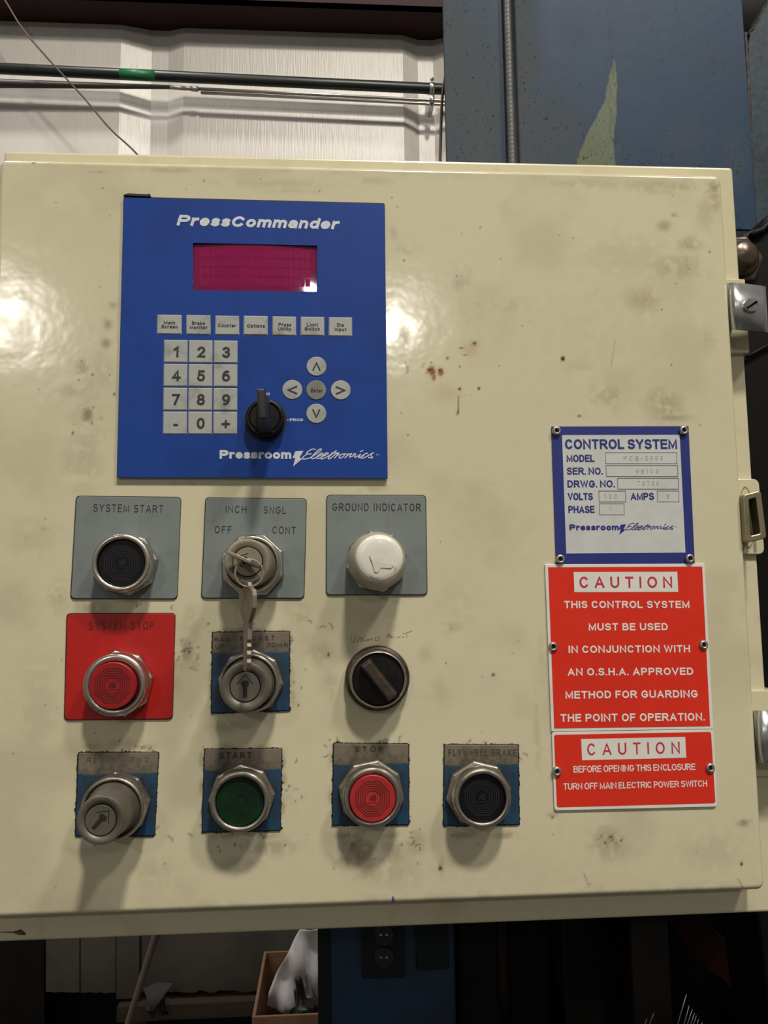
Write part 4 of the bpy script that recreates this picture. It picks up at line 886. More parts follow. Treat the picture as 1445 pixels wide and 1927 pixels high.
def key_switch(label, bz, plug, h, slot, pm, m='lock', bm='chrome', nutrot=0, nutr=59, taper=1.0, loc_r=42.5, plug_r=26.8):
    cx, cz = base_center(bz[0], bz[1], HB)
    t_ = thing('key_switch', label, 'key switch', (cx, -.0013, cz), 'key switches on the enclosure door')
    washer(t_, cx, cz, nutr * .90 * mpp(0), bm); nut(t_, cx, cz, nutr * mpp(-.006), nutrot, bm, .002)
    kb = mpp(-HB); bezel(t_, cx, cz, bz[2] * kb, bz[2] * kb * .88, HB, bm, floor=.013)
    kf = mpp(-h); ro = loc_r * kf; rb = bz[2] * kb * .86; rp = plug_r * kf
    mb = MB(); mb.lathe(cx, cz, [(rb, .012), (rb, .0150), (rb * .985, .0156), (rb * .965, .0160), (ro * 1.02, .022), (ro, h - .0006), (ro * .99, h - .0001), (ro * .975, h), (rp * 1.08, h), (rp * 1.05, h - .0012)], 72, cap=False); mb.build('lock_barrel', M[m], t_)
    mb = MB(); mb.lathe(cx, cz, [(rp * 1.06, h - .0014), (.0001, h - .0014)], 48, cap=False); mb.build('plug_gap', M['ring_gap'], t_)
    mb = MB(); mb.lathe(cx, cz, [(rp * 1.0, h - .0016), (rp, h - .0002), (rp * .98, h)], 48); pg = mb.build('lock_plug', M[pm], t_)
    # keyhole and arrow mark turned by slot degrees
    y = -h - .00012; a = R(slot)
    def mp(u, v): return (cx + (u * math.cos(a) - v * math.sin(a)) * rp, cz + (u * math.sin(a) + v * math.cos(a)) * rp)
    mb = MB(); hole = [(-.13, -.72), (.13, -.72), (.15, .0), (.30, .22), (.2, .42), (-.2, .42), (-.30, .22), (-.15, .0)]
    pts = [mp(*q) for q in hole]; mb.add([(p[0], y, p[1]) for p in pts], [tuple(range(len(pts)))]); mb.build('keyhole', M['ring_gap'], pg, fix=False)
    mb = MB(); ribbon(mb, [mp(-.52, .22), mp(0, .82), mp(.52, .22)], rp * .06, y, lambda q: Vector((q.x, y, q.y))); mb.build('arrow_mark', M['ring_gap'], pg, fix=False)
    return t_, cx, cz
zi = Z(380, 920, 6.88)
t6, ix, iz = key_switch('key switch on the grey INCH SNGL OFF CONT plate, a key in it', (472.5, 1061, 53.5), (467, 1056), .039, 66, 'lock', 'lock', 'chrome', 25, 61)
lp = plate(t6, [za_(815, 676), za_(1418, 677), za_(1433, 92), za_(840, 85)], M['legend_grey'])
lettering([('INCH', zi(306, 307), zi(575, 311), 13.4), ('SNGL', zi(797, 316), zi(1088, 320), 13.4), ('OFF', zi(165, 570), zi(384, 573), 13.4), ('CONT', zi(913, 577), zi(1212, 583), 13.4)], M['print_dark'], -.00145, lp, wt=.10, gap=.32, round_=True)
zr = Z(390, 1080, 7.135)
t7, rx_, rz_ = key_switch('empty key switch on the RAM ADJUST plate, below the hanging key', (468, 1286, 55), (460, 1291), .039, 0, 'lock_dark', 'lock_dark', 'chrome_dirty', -5, 60, loc_r=44.5)
lp = plate(t7, [zr(60, 1865), zr(1095, 1830), zr(1103, 775), zr(75, 790)], M['legend_tan'], .0007)
lettering([('RAM', zr(95, 912), zr(307, 908), 7.8), ('ADJUST', zr(435, 892), zr(900, 888), 8.2, dict(gap=.75)), ('UP', zr(105, 1000), zr(228, 997), 8), ('OFF', zr(452, 988), zr(668, 985), 8, dict(gap=.5)), ('DOWN', zr(798, 985), zr(1080, 978), 8, dict(gap=.4))], mat('stamped_brown_black', (.05, .03, .025), .5), -.00145, lp, wt=.15, gap=.22, round_=True)
zv = Z(140, 1400, 8.5)
t8, vx, vz = key_switch('key switch on the REV. FWD. plate with keyhole turned slantwise, bottom left', (210.6, 1523.5, 56.5), (189.4, 1540), .041, -42, 'lock_dark', 'lock_dark', 'chrome_dirty', 5, 58)
lp = plate(t8, [zv(20, 1470), zv(1275, 1465), zv(1340, 140), zv(68, 145)], M['legend_tan'], .0012)
lettering([('REV.', zv(200, 302), zv(528, 300), 9.4), ('FWD.', zv(905, 296), zv(1240, 292), 9.4)], mat('stamped_faint', (.09, .075, .06), .5), -.00145, lp, wt=.13, gap=.45, round_=True)

# ground indicator pilot light
zg_ = Z(580, 910, 3.44)
cx, cz = base_center(709.4, 1055.4, .009)
t9 = thing('pilot_light', 'milky white pilot light on the grey GROUND INDICATOR plate', 'pilot light', (cx, -.0013, cz))
lp = plate(t9, [zg_(118, 719), zg_(768, 718), zg_(758, 78), zg_(121, 77)], M['legend_grey'])
lettering([('GROUND INDICATOR', zg_(157, 175), zg_(727, 178), 14.4)], M['print_dark'], -.00145, lp, wt=.11, gap=.32, space=.6, round_=True)
k_ = mpp(-.009)
nut(t9, cx, cz, 59.5 * k_, 12, 'chrome', .0014, .0045)
mb = MB(); nn = 120; vs = []
prof = [(54.5 * k_, .004), (55 * k_, .0075), (54 * k_, .0105), (51 * k_, .016), (46.5 * k_, .026), (43.5 * k_, .0305)]
mb.lathe(cx, cz, prof, 96, cap=False); mb.build('lens_side', M['lens_side'], t9)
mb = MB(); mb.lathe(cx, cz, [(43.5 * k_, .0305), (41.6 * k_, .0322), (38.5 * k_, .0331), (30 * k_, .0336), (15 * k_, .0339), (.0001, .034)], 96, cap=False); ln = mb.build('lens_face', M['lens'], t9)
mb = MB()
for s_ in ([(398, 470), (405, 495), (415, 520)], [(400, 596), (408, 608), (430, 614), (458, 617)], [(404, 604), (412, 606)], [(560, 560), (570, 540)]): brush(mb, [[zg_(*q) for q in s_]], .9, -.03425)
mb.build('scuff', M['gasket'], t9, fix=False)
ms = mat('lens_smudge', (.64, .615, .54), .35); mb = MB(); mb.add([P(*zg_(*q), -.0342) for q in ((405, 490), (440, 505), (520, 520), (560, 525), (535, 548), (470, 545), (450, 575), (430, 572), (420, 530))], [(0, 1, 7), (1, 2, 5, 6), (2, 3, 4, 5), (1, 6, 7), (0, 7, 8)]); mb.build('smudge', ms, t9, fix=False)

# black knob selector without plate
cx, cz = base_center(711.4, 1278, .010); k_ = mpp(-.008)
t10 = thing('selector_switch', 'grimy black selector knob with slanting handle, right of the RAM ADJUST switch', 'selector switch', (cx, 0, cz))
mb = MB(); mb.lathe(cx, cz, [(60.5 * k_, 0), (60.5 * k_, .004), (58.5 * k_, .0062), (54 * k_, .0066)], 64); mb.build('collar', mat('grimy_collar', (.10, .075, .06), .45, .6, (.03, .022, .018), 90, .8, .4, .7, .6, 300), t10)
bezel(t10, cx, cz, 52.5 * k_, 47.5 * k_, .0135, 'chrome_dirty', h0=.005, floor=.008)
mb = MB(); mb.lathe(cx, cz, [(47.5 * k_, .006), (47.5 * k_, .0115), (45.5 * k_, .0120)], 64); mb.build('knob_disc', M['knob'], t10)
def lever(parent, cx, cz, ang, w0, l0, h0, w1, l1, h1, m, nm='handle', bev=.0012, sh=(0, 0)):
    a = R(ang); mb = MB()
    def ring(w, l, h, o=(0, 0)):
        out = []
        for u, v in ((-w, -l), (w, -l), (w, l), (-w, l)):
            out.append((cx + o[0] + u * math.cos(a) - v * math.sin(a), -h, cz + o[1] + u * math.sin(a) + v * math.cos(a)))
        return out
    rs = [ring(w0, l0, h0), ring((w0 + w1) / 2 * .96, (l0 + l1) / 2 * 1.0, (h0 + h1) / 2, (sh[0] / 2, sh[1] / 2)), ring(w1, l1, h1, sh)]
    vs = sum(rs, []); fs = [(3, 2, 1, 0), (8, 9, 10, 11)]
    for k2 in range(2):
        for i in range(4): j = (i + 1) % 4; fs.append((4 * k2 + i, 4 * k2 + j, 4 * k2 + 4 + j, 4 * k2 + 4 + i))
    mb.add(vs, fs); return mb.build(nm, m, parent, bevel=bev, seg=3)
lever(t10, cx, cz, 38, .0040, .0130, .0115, .0030, .0125, .0230, M['knob_brown'])

# selector on the keypad panel
cx, cz = base_center(498.3, 786, .010); k_ = mpp(-.010)
t11 = thing('selector_switch', 'black selector knob with a long upright handle on the blue keypad panel', 'selector switch', (cx, yp, cz))
mb = MB(); mb.lathe(cx, cz, [(36.6 * k_, .0030), (36.8 * k_, .0095), (35.5 * k_, .0105), (30 * k_, .0108), (29 * k_, .0100), (27.5 * k_, .0100), (26.5 * k_, .0118)], 64); mb.build('knob_disc', M['knob'], t11)
lever(t11, cx, cz, 4, .0040, .0098, .0100, .0022, .0088, .0420, M['lever'], sh=(.0006, .0008))
mb = MB(); mb.lathe(cx, cz, [(41 * k_, .0030), (41 * k_, .0034)], 64); mb.build('base_ring', M['gasket'], t11)

# ------------------------------------------------------------------ keys and ring
ky = thing('switch_key', 'thin nickel key standing in the INCH switch, seen edge-on', 'key', (ix, -.0392, iz))
def plate_from(pts3, th, nrm):
    mb = MB(); n_ = Vector(nrm).normalized() * th / 2; k2 = len(pts3)
    vs = [tuple(Vector(p) + n_) for p in pts3] + [tuple(Vector(p) - n_) for p in pts3]
    mb.add(vs, [tuple(range(k2)), tuple(range(2 * k2 - 1, k2 - 1, -1))] + [(i, k2 + i, k2 + (i + 1) % k2, (i + 1) % k2) for i in range(k2)]); return mb
ua = Vector((math.cos(R(-24)), 0, math.sin(R(-24)))); un = Vector((-ua.z, 0, ua.x)); C0 = Vector((ix, 0, iz))
def kp3(u, h): return C0 + ua * u + Vector((0, -h, 0))
mb = plate_from([kp3(u, h) for u, h in ((-.0028, .036), (-.0028, .0405), (-.0105, .044), (-.0112, .052), (-.009, .060), (-.004, .0635), (.004, .0635), (.009, .060), (.0112, .052), (.0105, .044), (.0028, .0405), (.0028, .036))], .0020, un)
mb.build('bow', M['keysteel'], ky, bevel=.0004)
rgc = P(468.7, 1078.5, -.060); rr_ = 25.6 * mpp(-.060)
ring = thing('key_ring', 'thin wire key ring hanging from the key in the INCH switch', 'key ring', tuple(rgc))
mb = MB(); pts = [(rgc.x + rr_ * math.cos(a_), rgc.y + .0012 * math.sin(a_ * 1 + 1), rgc.z + rr_ * math.sin(a_)) for a_ in np.linspace(0, 2 * math.pi, 49)]; mb.tube(pts, .00055, 8, False)
pts = [(rgc.x + rr_ * math.cos(a_), rgc.y + .0010 + .0012 * math.sin(a_ + 1), rgc.z + rr_ * math.sin(a_)) for a_ in np.linspace(.5, 5.6, 40)]; mb.tube(pts, .0005, 8); mb.build('split_wire', M['keysteel'], ring)
# hanging key, turned almost edge-on
yk = -.058
k0 = P(466.5, 1097, yk); kk2 = mpp(yk)
hk = thing('hanging_key', 'nickel key hanging from the ring in front of the RAM ADJUST plate', 'key', tuple(k0))
an = R(66); ud = Vector((math.cos(an), -math.sin(an), 0)); 
lean = Vector((-.006, 0, -1)).normalized()
def kh(u, v): return k0 + ud * (u * .0078 / 1.0) + lean * (v * kk2)
outl = [(-.35, -2), (.35, -2), (.5, 6), (1.35, 14), (1.45, 24), (1.4, 46), (1.1, 58), (.62, 72), (.5, 84), (.52, 104), (.36, 110), (.5, 117), (.34, 124), (.5, 131), (.36, 139), (.48, 146), (.3, 156), (0, 163), (-.4, 158), (-.42, 74), (-1.0, 58), (-1.4, 46), (-1.45, 24), (-1.35, 16), (-.6, 14), (-.5, 6)]
nrm = Vector((math.sin(an), math.cos(an), 0))
mb = plate_from([kh(u, v) for u, v in outl], .0024, nrm); mb.build('key_blade', M['keysteel'], hk, bevel=.0003)
mb = plate_from([kh(u, v) for u, v in ((-.12, 66), (.08, 66), (.08, 150), (-.12, 150))], .0032, nrm); mb.build('milled_rib', M['keysteel'], hk)

# ================================================================== SIGNS
def rivet(parent, px, py, y):
    c_ = P(px, py, y - .0012); k_ = mpp(y)
    mb = MB(); mb.lathe(c_.x, c_.z, [(9.0 * k_, 0), (8.9 * k_, .0006), (7.6 * k_, .0014), (5.6 * k_, .0017), (4.2 * k_, .0014), (3.7 * k_, .0006), (3.5 * k_, -.0008)], 32, y=y, cap=False)
    o = mb.build('rivet', M['rivet'], parent)
    mb = MB(); mb.lathe(c_.x, c_.z, [(3.6 * k_, .0), (.0001, .0)], 24, y=y - .0001, cap=False); mb.build('rivet_hole', M['ring_gap'], o)
    return o
def face(mb, q, y): mb.add([P(px, py, y) for px, py in q], [tuple(range(len(q)))])
def rface(mb, q, y, r):
    pts = rounded(quad_px(q, y), r); mb.add([(p[0], y, p[1]) for p in pts], [tuple(range(len(pts)))])
zd = Z(1010, 780, 4.129)
ds = thing('data_plate', 'blue-bordered silver CONTROL SYSTEM data plate riveted to the door', 'sign', tuple(P(1170, 930, 0)))
yd = -.0010
plate(ds, [zd(150, 1163), zd(1229, 1162), zd(1180, 88), zd(114, 91)], M['print_blue'], .0006, .0010, 'blue_border')
mb = MB(); face(mb, [zd(229, 1080), zd(1155, 1073), zd(1110, 158), zd(196, 160)], yd - .0001); mb.build('silver_field', M['plate_silver'], ds, fix=False)
y2 = yd - .0002
kw = dict(wt=.20, gap=.12, space=.3)
lettering([('CONTROL SYSTEM', zd(221, 269), zd(1091, 268), 19.6, dict(wt=.20)), ('MODEL', zd(233, 368), zd(449, 368), 14), ('SER. NO.', zd(235, 467), zd(513, 467), 14), ('DRWG. NO.', zd(239, 567), zd(607, 566), 14), ('VOLTS', zd(243, 665), zd(435, 665), 14), ('AMPS', zd(731, 664), zd(911, 663), 14), ('PHASE', zd(247, 766), zd(449, 765), 14), ('Pressroom', zd(253, 900), zd(640, 899), 11.6, dict(wt=.265, gap=.05))], M['print_blue'], y2, ds, **kw)
sA = 7.605 * (1062 - 695) / 4.129 / ((1240 - 222) / 7.605) / 7.605
def z4(x, y):  # map the panel's brandmark frame onto the data plate
    sc = ((1062 - 690) / 4.129) / (1240 - 222); return (1010 + 690 / 4.129 + (x - 222) * sc, 780 + 893 / 4.129 + (y - 172) * sc * 1.0)
brandmark(z4, y2, M['print_blue'], ds, 1.15)
def outline_box(mb, q, w, y): 
    pts = list(q) + [q[0]]; ribbon(mb, pts, w, y, lambda p: P(p.x, p.y, y))
mb = MB()
for x0, y0_, x1, y1_ in ((531, 297, 1089, 382), (537, 396, 1095, 481), (626, 495, 1101, 580), (482, 594, 690, 679), (935, 594, 1105, 679), (486, 693, 679, 779)):
    outline_box(mb, [zd(x0, y0_), zd(x1 - 1, y0_), zd(x1, y1_), zd(x0 + 3, y1_)], .75, y2)
mb.build('field_outline', M['print_dark'], ds, fix=False)
ze = Z(1120, 845, 8.5)
lettering([('PCS-2000', ze(455, 180), ze(1085, 172), 8.2), ('98103', ze(655, 388), ze(1010, 385), 8.2), ('70700', ze(680, 580), ze(1020, 578), 8.2), ('120', ze(150, 788), ze(350, 785), 8.2), ('3', ze(1140, 790), ze(1185, 790), 8.2), ('1', ze(235, 990), ze(262, 990), 8.2)], M['emboss'], y2, ds, name='stamped_number', wt=.14, gap=.5)
for p_ in (zd(157, 124), zd(1146, 121), (1055, 1052), (1299, 1051)): rivet(ds, p_[0], p_[1], -.0018)
zs = Z(1010, 1050, 3.777)
cs = thing('caution_sign', 'tall red caution sign about point of operation guarding, below the data plate', 'sign', tuple(P(1183, 1215, 0)), 'red caution signs on the door')
plate(cs, [zs(104, 1235), zs(1255, 1216), zs(1192, 40), zs(58, 46)], M['sign_white'], .0004, .0014, 'white_sheet')
ys = -.0015
mb = MB(); face(mb, [zs(124, 1212), zs(1232, 1196), zs(1175, 61), zs(80, 66)], ys); mb.build('red_field', M['sign_red'], cs, fix=False)
mb = MB(); face(mb, [zs(267, 243), zs(1005, 241), zs(998, 98), zs(262, 100)], ys - .0001); mb.build('white_box', M['sign_white'], cs, fix=False)
lettering([('CAUTION', zs(304, 212), zs(964, 211), 21.4)], M['print_red'], ys - .0002, cs, wt=.17, gap=.52)
kw = dict(wt=.20, gap=.15, space=.40)
lettering([('THIS CONTROL SYSTEM', zs(195, 357), zs(1086, 356), 13.8), ('MUST BE USED', zs(369, 516), zs(932, 514), 13.8), ('IN CONJUNCTION WITH', zs(226, 676), zs(1090, 671), 13.8), ('AN O.S.H.A. APPROVED', zs(220, 837), zs(1113, 831), 13.8), ('METHOD FOR GUARDING', zs(204, 1000), zs(1145, 992), 14), ('THE POINT OF OPERATION.', zs(169, 1165), zs(1195, 1156), 14.4)], M['print_white'], ys - .0001, cs, **kw)
rivet(cs, 1041.5, 1217, -.0015); rivet(cs, 1325, 1213.5, -.0015)
cs2 = thing('caution_sign', 'small red caution sign about opening the enclosure, lowest of the signs', 'sign', tuple(P(1193, 1445, 0)), 'red caution signs on the door')
plate(cs2, [zs(126, 1796), zs(1283, 1768), zs(1256, 1218), zs(106, 1238)], M['sign_white'], .0020, .0013, 'white_sheet')
ys = -.0014
mb = MB(); rface(mb, [zs(143, 1773), zs(1270, 1743), zs(1238, 1236), zs(122, 1257)], ys, .0015); mb.build('red_field', M['sign_red'], cs2, fix=False)
mb = MB(); face(mb, [zs(322, 1438), zs(1062, 1420), zs(1055, 1272), zs(315, 1287)], ys - .0001); mb.build('white_box', M['sign_white'], cs2, fix=False)
lettering([('CAUTION', zs(360, 1402), zs(1018, 1389), 21.6)], M['print_red'], ys - .0002, cs2, wt=.14, gap=.62)
lettering([('BEFORE OPENING THIS ENCLOSURE', zs(262, 1526), zs(1127, 1507), 12), ('TURN OFF MAIN ELECTRIC POWER SWITCH', zs(190, 1648), zs(1211, 1625), 11.6)], M['print_white'], ys - .0001, cs2, wt=.16, gap=.10, space=.3)
rivet(cs2, 1048.5, 1452, -.0014); rivet(cs2, 1337.5, 1445.5, -.0014)

# ================================================================== BELOW THE ENCLOSURE
# blue electrical cabinet with outlet
CY = .40
bx0, bx1 = P(600, 1850, CY).x, P(858, 1850, CY).x
cb = thing('electrical_cabinet', 'dark blue electrical cabinet with an outlet, beneath the enclosure', 'cabinet', (bx0, CY, 0))
z_t = P(700, 1690, CY).z
mb = MB(); mb.box(bx0, bx1, CY, CY + .27, 0, min(z_t, zb - .001)); mb.build('cabinet_body', M['cab_blue'], cb, bevel=.003)
mb = MB(); mb.box(bx0 - .001, P(622, 1850, CY).x, CY - .004, CY + .01, .02, zb - .01); mb.build('edge_strip', M['cab_navy'], cb, bevel=.001)
zo = Z(600, 1700, 1.71)
mb = MB(); mb.prism(quad_px([zo(140, 245), zo(275, 240), zo(273, 60), zo(138, 60)], CY - .012), CY - .012, CY); ob = mb.build('outlet_box', M['cab_navy'], cb, bevel=.001)
mb = MB()
for yy_ in (102, 175):
    c_ = P(*zo(210, yy_), CY - .014); mb.lathe(c_.x, c_.z, [(18 * mpp(CY), 0), (17 * mpp(CY), .003)], 24, y=CY - .012)
mb.build('socket', M['socket'], ob)
mb = MB()
for yy_ in (102, 175):
    for dx_ in (-11, 8): 
        q = [zo(210 + dx_ - 5, yy_ + 2), zo(210 + dx_ + 5, yy_ + 2), zo(210 + dx_ + 3, yy_ - 4), zo(210 + dx_ - 3, yy_ - 4)]; face(mb, q, CY - .0152)
mb.build('contact', M['screw'], ob, fix=False)
mb = MB(); mb.prism(quad_px([zo(316, 218), zo(418, 214), zo(416, 60), zo(314, 60)], CY - .008), CY - .008, CY); mb.build('cover_plate', M['cab_navy'], cb, bevel=.001)

# black machine legs
def post(x0, x1, y, label, group='black machine posts under the enclosure'):
    a_, b_ = P(x0, 1850, y).x, P(x1, 1850, y).x; mb = MB(); mb.box(a_, b_, y, y + .06, 0, 1.1995); o = mb.build('machine_post', M['black_iron'], None, bevel=.004)
    tag(o, label, 'machine', group); return o
post(858, 940, .44, 'black machine post just right of the dark blue cabinet')
post(958, 1036, .50, 'second black machine post right of the blue cabinet')
post(1060, 1180, .46, 'wide black machine post below the caution signs')
post(1190, 1264, .38, 'rightmost black machine post below the enclosure')
# dark red curved guard
mb = MB(); yg = .42; outer = []; inner = []
for i in range(21):
    a_ = R(150 - i * 5.5); outer.append((1395 + 0, 0))
cpts = [(1270, 1690), (1300, 1745), (1345, 1790), (1375, 1812), (1403, 1845), (1425, 1885), (1440, 1930), (1446, 2000)]
up_ = smooth_path([(x + 14, y - 26, 0) for x, y in cpts], 5); dn_ = smooth_path([(x - 14, y + 34, 0) for x, y in cpts], 5)
pl = [(p.x, p.y) for p in dn_] + [(p.x, p.y) for p in reversed(up_)]
mb.prism(quad_px(pl, yg), yg, yg + .05)
gd = thing('curved_guard', 'dark red curved machine guard in the bottom right corner', 'machine guard', (P(1400, 1880, yg).x, yg, 0))
mb.build('rim', M['dark_red'], gd, bevel=.002)
mb = MB(); a_ = P(1446, 1990, yg); mb.box(a_.x - .02, a_.x + .03, yg + .005, yg + .045, 0, P(1446, 1900, yg).z); mb.build('stand', M['black_iron'], gd)
mb = MB(); a_, b_ = P(1405, 1725, .30), P(1460, 1762, .30); mb.tube([a_, b_], .0022, 8); o = mb.build('machine_rod', mat('dull_rod', (.05, .05, .055), .4, .5), None); tag(o, 'thin dull rod slanting down at the lower right under the enclosure', 'rod')
# wire tines
zt_ = Z(1200, 1800, 5.898); yt_ = .20
tn = thing('wire_brush', 'grey wire bristles sticking up in the dark bottom right corner', 'brush', tuple(P(1270, 1990, yt_)))
for (x0, y0_, x1, y1_) in ((540, 420, 440, 760), (570, 545, 500, 800), (605, 585, 535, 800), (630, 625, 570, 800), (650, 655, 600, 810), (675, 695, 640, 810), (715, 730, 690, 810), (178, 625, 120, 780), (100, 690, 70, 780)):
    mb = MB(); a_, b_ = P(*zt_(x0, y0_), yt_), P(*zt_(x1, y1_), yt_); e_ = b_ + (b_ - a_) * 1.2; mb.tube([a_, e_], .00045, 6); mb.build('bristle', M['tine'], tn)
mb = MB(); c_ = P(1255, 1985, yt_); mb.box(c_.x - .05, c_.x + .05, yt_ - .02, yt_ + .02, c_.z - .02, c_.z + .012); mb.build('brush_block', M['black_iron'], tn)
mb = MB(); mb.box(c_.x - .02, c_.x + .02, yt_ - .015, yt_ + .015, 0, c_.z - .02); mb.build('stand', M['black_iron'], tn)

# workbench carrying the box, wall boards, rail
bz = .70
wb = thing('workbench', 'dark timber bench carrying the cardboard box below the enclosure', 'workbench', (0, .95, 0))
mb = MB(); mb.box(-.9, bx1 + .0, .69, 1.02, bz - .04, bz); 
mb.build('bench_top', M['wood'], wb)
for x_, y_ in ((-.85, .72), (-.85, .95), (bx1 - .06, .72), (bx1 - .06, .95)):
    mb = MB(); mb.box(x_, x_ + .05, y_, y_ + .05, 0, bz - .04); mb.build('leg', M['wood'], wb)
# boards hanging on a rail
HY = 1.10
rail = thing('timber_rail', 'dull brown timber rail crossing behind the cardboard box', 'rail', (0, HY + .05, 0))
mb = MB(); mb.box(P(225, 1890, HY).x, P(600, 1890, HY).x, HY - .02, HY + .02, P(350, 1908, HY).z, P(350, 1880, HY).z); mb.build('rail_board', M['wood'], rail)
for x_ in (240, 560):
    mb = MB(); mb.box(P(x_, 1890, HY).x, P(x_, 1890, HY).x + .03, HY + .02, HY + .05, 0, P(x_, 1880, HY).z); mb.build('stake', M['wood'], rail)
def board(x0, x1, y, ybot, label, jag=5, mm='board'):
    pts = []; n = max(4, int((x1 - x0) / 9))
    for i in range(n + 1): pts.append((x0 + (x1 - x0) * i / n, ybot + random.uniform(-jag, jag) * (0 < i < n)))
    pts += [(x1, 1560), (x0, 1560)]
    mb = MB(); mb.prism(quad_px(pts, y), y, y + .012); o = mb.build('hanging_board', M[mm], None); tag(o, label, 'board', 'dirty boards hanging below the enclosure'); return o
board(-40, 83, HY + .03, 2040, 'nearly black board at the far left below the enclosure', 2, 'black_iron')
board(86, 149, HY, 1867, 'leftmost grey dirty board below the enclosure', 2)
board(152, 217, HY + .002, 1868, 'second grey dirty board from the left below the enclosure', 2)
board(219, 262, HY - .003, 1880, 'narrow dark board left of the slanting pole', 2)
board(266, 640, HY + .001, 1866, 'wide dirty grey board behind the slanting pole and cardboard box', 3)
# crossbar the boards are nailed to
mb = MB(); zc1 = P(200, 1590, HY).z; mb.box(P(-60, 1600, HY).x, P(640, 1600, HY).x, HY + .0435, HY + .075, zc1 - .03, zc1 + .04); 
o = mb.build('board_batten', M['wood']); tag(o, 'timber batten the grey boards hang from, hidden behind the enclosure', 'rail')
for x_ in (-40, 610):
    xx = P(x_, 1600, HY).x; mb = MB(); mb.box(xx, xx + .04, HY + .076, HY + .11, 0, zc1 + .04); o2 = mb.build('upright', M['wood'], None); o2.parent = o
# rag
mb = MB(); zz_ = Z(0, 1740, 2.89); yr = HY - .045
base_pts = [(780, 345), (850, 330), (940, 318), (930, 345), (895, 380), (890, 410), (900, 470), (912, 505), (885, 500), (850, 470), (830, 510), (800, 500), (770, 470), (790, 420), (820, 385), (790, 370)]
qs = quad_px([zz_(*q) for q in base_pts], yr); c_ = Vector((sum(q[0] for q in qs) / len(qs), sum(q[1] for q in qs) / len(qs)))
vs = [(c_.x, yr - .03, c_.y)] + [(q[0], yr + .012 * (i % 2), q[1]) for i, q in enumerate(qs)] + [((q[0] + c_.x) / 2, yr - .022 + .022 * ((i * 7) % 3) / 2, (q[1] + c_.y) / 2) for i, q in enumerate(qs)]
n = len(qs); fs = []
for i in range(n): j = (i + 1) % n; fs += [(0, n + 1 + i, n + 1 + j), (n + 1 + i, 1 + i, 1 + j, n + 1 + j)]
mb.add(vs, fs, True); o = mb.build('shop_rag', M['rag'], None); sd = o.modifiers.new('solid', 'SOLIDIFY'); sd.thickness = .003; tag(o, 'crumpled grey rag draped on the brown rail beside the pole', 'rag')
# leaning pole
yq = .62
a_, b_ = P(298, 1745, yq), P(240, 1927, yq); dn = (b_ - a_).normalized()
ft = a_ + dn * ((a_.z - .0) / -dn.z); tp = a_ - dn * .10
mb = MB(); mb.tube([tp, a_, b_, ft], [7 * mpp(yq), 7 * mpp(yq), 5.2 * mpp(yq), 5 * mpp(yq)], 12); o = mb.build('leaning_pole', M['pole']); tag(o, 'grey-brown pole slanting down from behind the enclosure, lower left', 'pole')

# added black block, its colour stands in for the dark behind the bench
mb = MB(); mb.box(-1.1, 1.5, 1.24, 1.42, 0, 1.22); o = mb.build('dark_backing', M['black_iron'], None, bevel=.006); tag(o, 'added black block standing in for the dark behind the grey boards', 'machine')
# cardboard box, paper, glove
zr0 = .925
def atz(px, py, z):
    d = CR @ Vector(((px - W / 2) / F, -(py - H / 2) / F, -1.0)); t_ = (z - CAMPOS.z) / d.z; return CAMPOS + d * t_
fl, bl_ = atz(470, 1914, zr0), atz(500, 1790, zr0)
yf, yb_ = fl.y, bl_.y; xl = (fl.x + bl_.x) / 2; xr = xl + .30
bxo = thing('cardboard_box', 'open brown cardboard box on the bench below the enclosure', 'box', (xl, yf, bz))
th = .0045
for nm_, (x0, x1, y0_, y1_) in (('front_wall', (xl, xr, yf, yf + th)), ('back_wall', (xl, xr, yb_ - th, yb_)), ('left_wall', (xl, xl + th, yf + th, yb_ - th)), ('right_wall', (xr - th, xr, yf + th, yb_ - th))):
    mb = MB(); mb.box(x0, x1, y0_, y1_, bz, zr0); mb.build(nm_, M['card'], bxo, bevel=.001)
mb = MB(); mb.box(xl + th, xr - th, yf + th, yb_ - th, bz, bz + th); mb.build('bottom', M['card'], bxo)
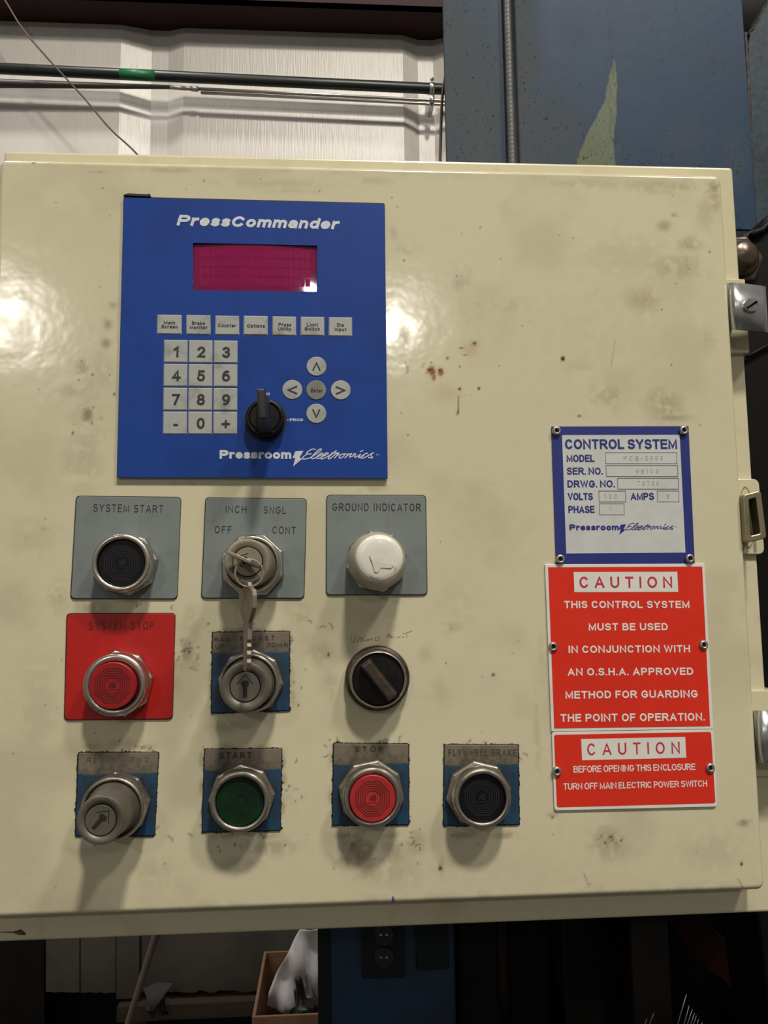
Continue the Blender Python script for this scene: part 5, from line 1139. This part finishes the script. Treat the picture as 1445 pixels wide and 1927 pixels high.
# paper leaning in the box
zp = Z(450, 1740, 7.225)
ypp = (yf + yb_) / 2 + .02
pp = [(830, 100), (1200, 80), (1220, 700), (1210, 1260), (660, 1262), (600, 1215), (370, 1090), (410, 880), (520, 640), (690, 350)]
qs = [P(*zp(*q), ypp) for q in pp]
bm = bmesh.new(); vv = [bm.verts.new(q) for q in qs]; bm.faces.new(vv); bmesh.ops.triangulate(bm, faces=bm.faces); bmesh.ops.subdivide_edges(bm, edges=bm.edges, cuts=7, use_grid_fill=True)
for v in bm.verts: v.co.y += .005 * math.sin(v.co.x * 60 + v.co.z * 95) + .003 * math.sin(v.co.x * 190 - v.co.z * 60) + .35 * max(0, (v.co.z - .90)) * .38 
me = bpy.data.meshes.new('paper'); bm.to_mesh(me); bm.free()
for p in me.polygons: p.use_smooth = True
o = link('wrapping_paper', me, M['paper']); sd = o.modifiers.new('solid', 'SOLIDIFY'); sd.thickness = .0006; tag(o, 'crinkled white sheet of paper standing in the cardboard box', 'paper')
# glove: one skinned surface, fingers up
yg_ = ypp - .035
gv = thing('work_glove', 'black rubber work glove, two fingers up, in the cardboard box', 'glove', tuple(P(575, 1915, yg_)))
def skinned(nm_, nodes, edges, m, parent, sub=2):
    me = bpy.data.meshes.new(nm_); me.from_pydata([tuple(n_[0]) for n_ in nodes], edges, []); o = link(nm_, me, m, parent)
    md = o.modifiers.new('skin', 'SKIN'); sv = me.skin_vertices[0].data
    for i, n_ in enumerate(nodes): sv[i].radius = (n_[1] * 1.35, n_[1] * 1.1); sv[i].use_root = (i == 0)
    s_ = o.modifiers.new('sub', 'SUBSURF'); s_.levels = sub; s_.render_levels = sub; md.use_smooth_shade = True; return o
kg = mpp(yg_) / 7.225
G_ = lambda x, y, dy=0.: P(*zp(x, y), yg_ + dy)
nodes = [(G_(930, 1330), 150 * kg), (G_(900, 1180), 120 * kg), (G_(850, 1040), 62 * kg), (G_(835, 900), 52 * kg), (G_(815, 780), 50 * kg), (G_(795, 690), 44 * kg),
         (G_(820, 1060, .006), 50 * kg), (G_(790, 930, .008), 36 * kg), (G_(772, 850, .008), 30 * kg),
         (G_(980, 1100, .012), 70 * kg), (G_(1020, 1160, .014), 55 * kg), (G_(760, 1230, .01), 60 * kg), (G_(700, 1290, .008), 44 * kg)]
skinned('glove_body', nodes, [(0, 1), (1, 2), (2, 3), (3, 4), (4, 5), (1, 6), (6, 7), (7, 8), (1, 9), (9, 10), (0, 11), (11, 12)], M['glove'], gv)
mb = MB(); mb.tube(smooth_path([G_(850, 1180, -.028), G_(870, 1160, -.030), G_(910, 1165, -.030), G_(935, 1210, -.028)], 5), 15 * kg, 8); o = mb.build('plastic_tie', M['green_plastic']); tag(o, 'small green plastic tie beside the black glove in the box', 'tie')
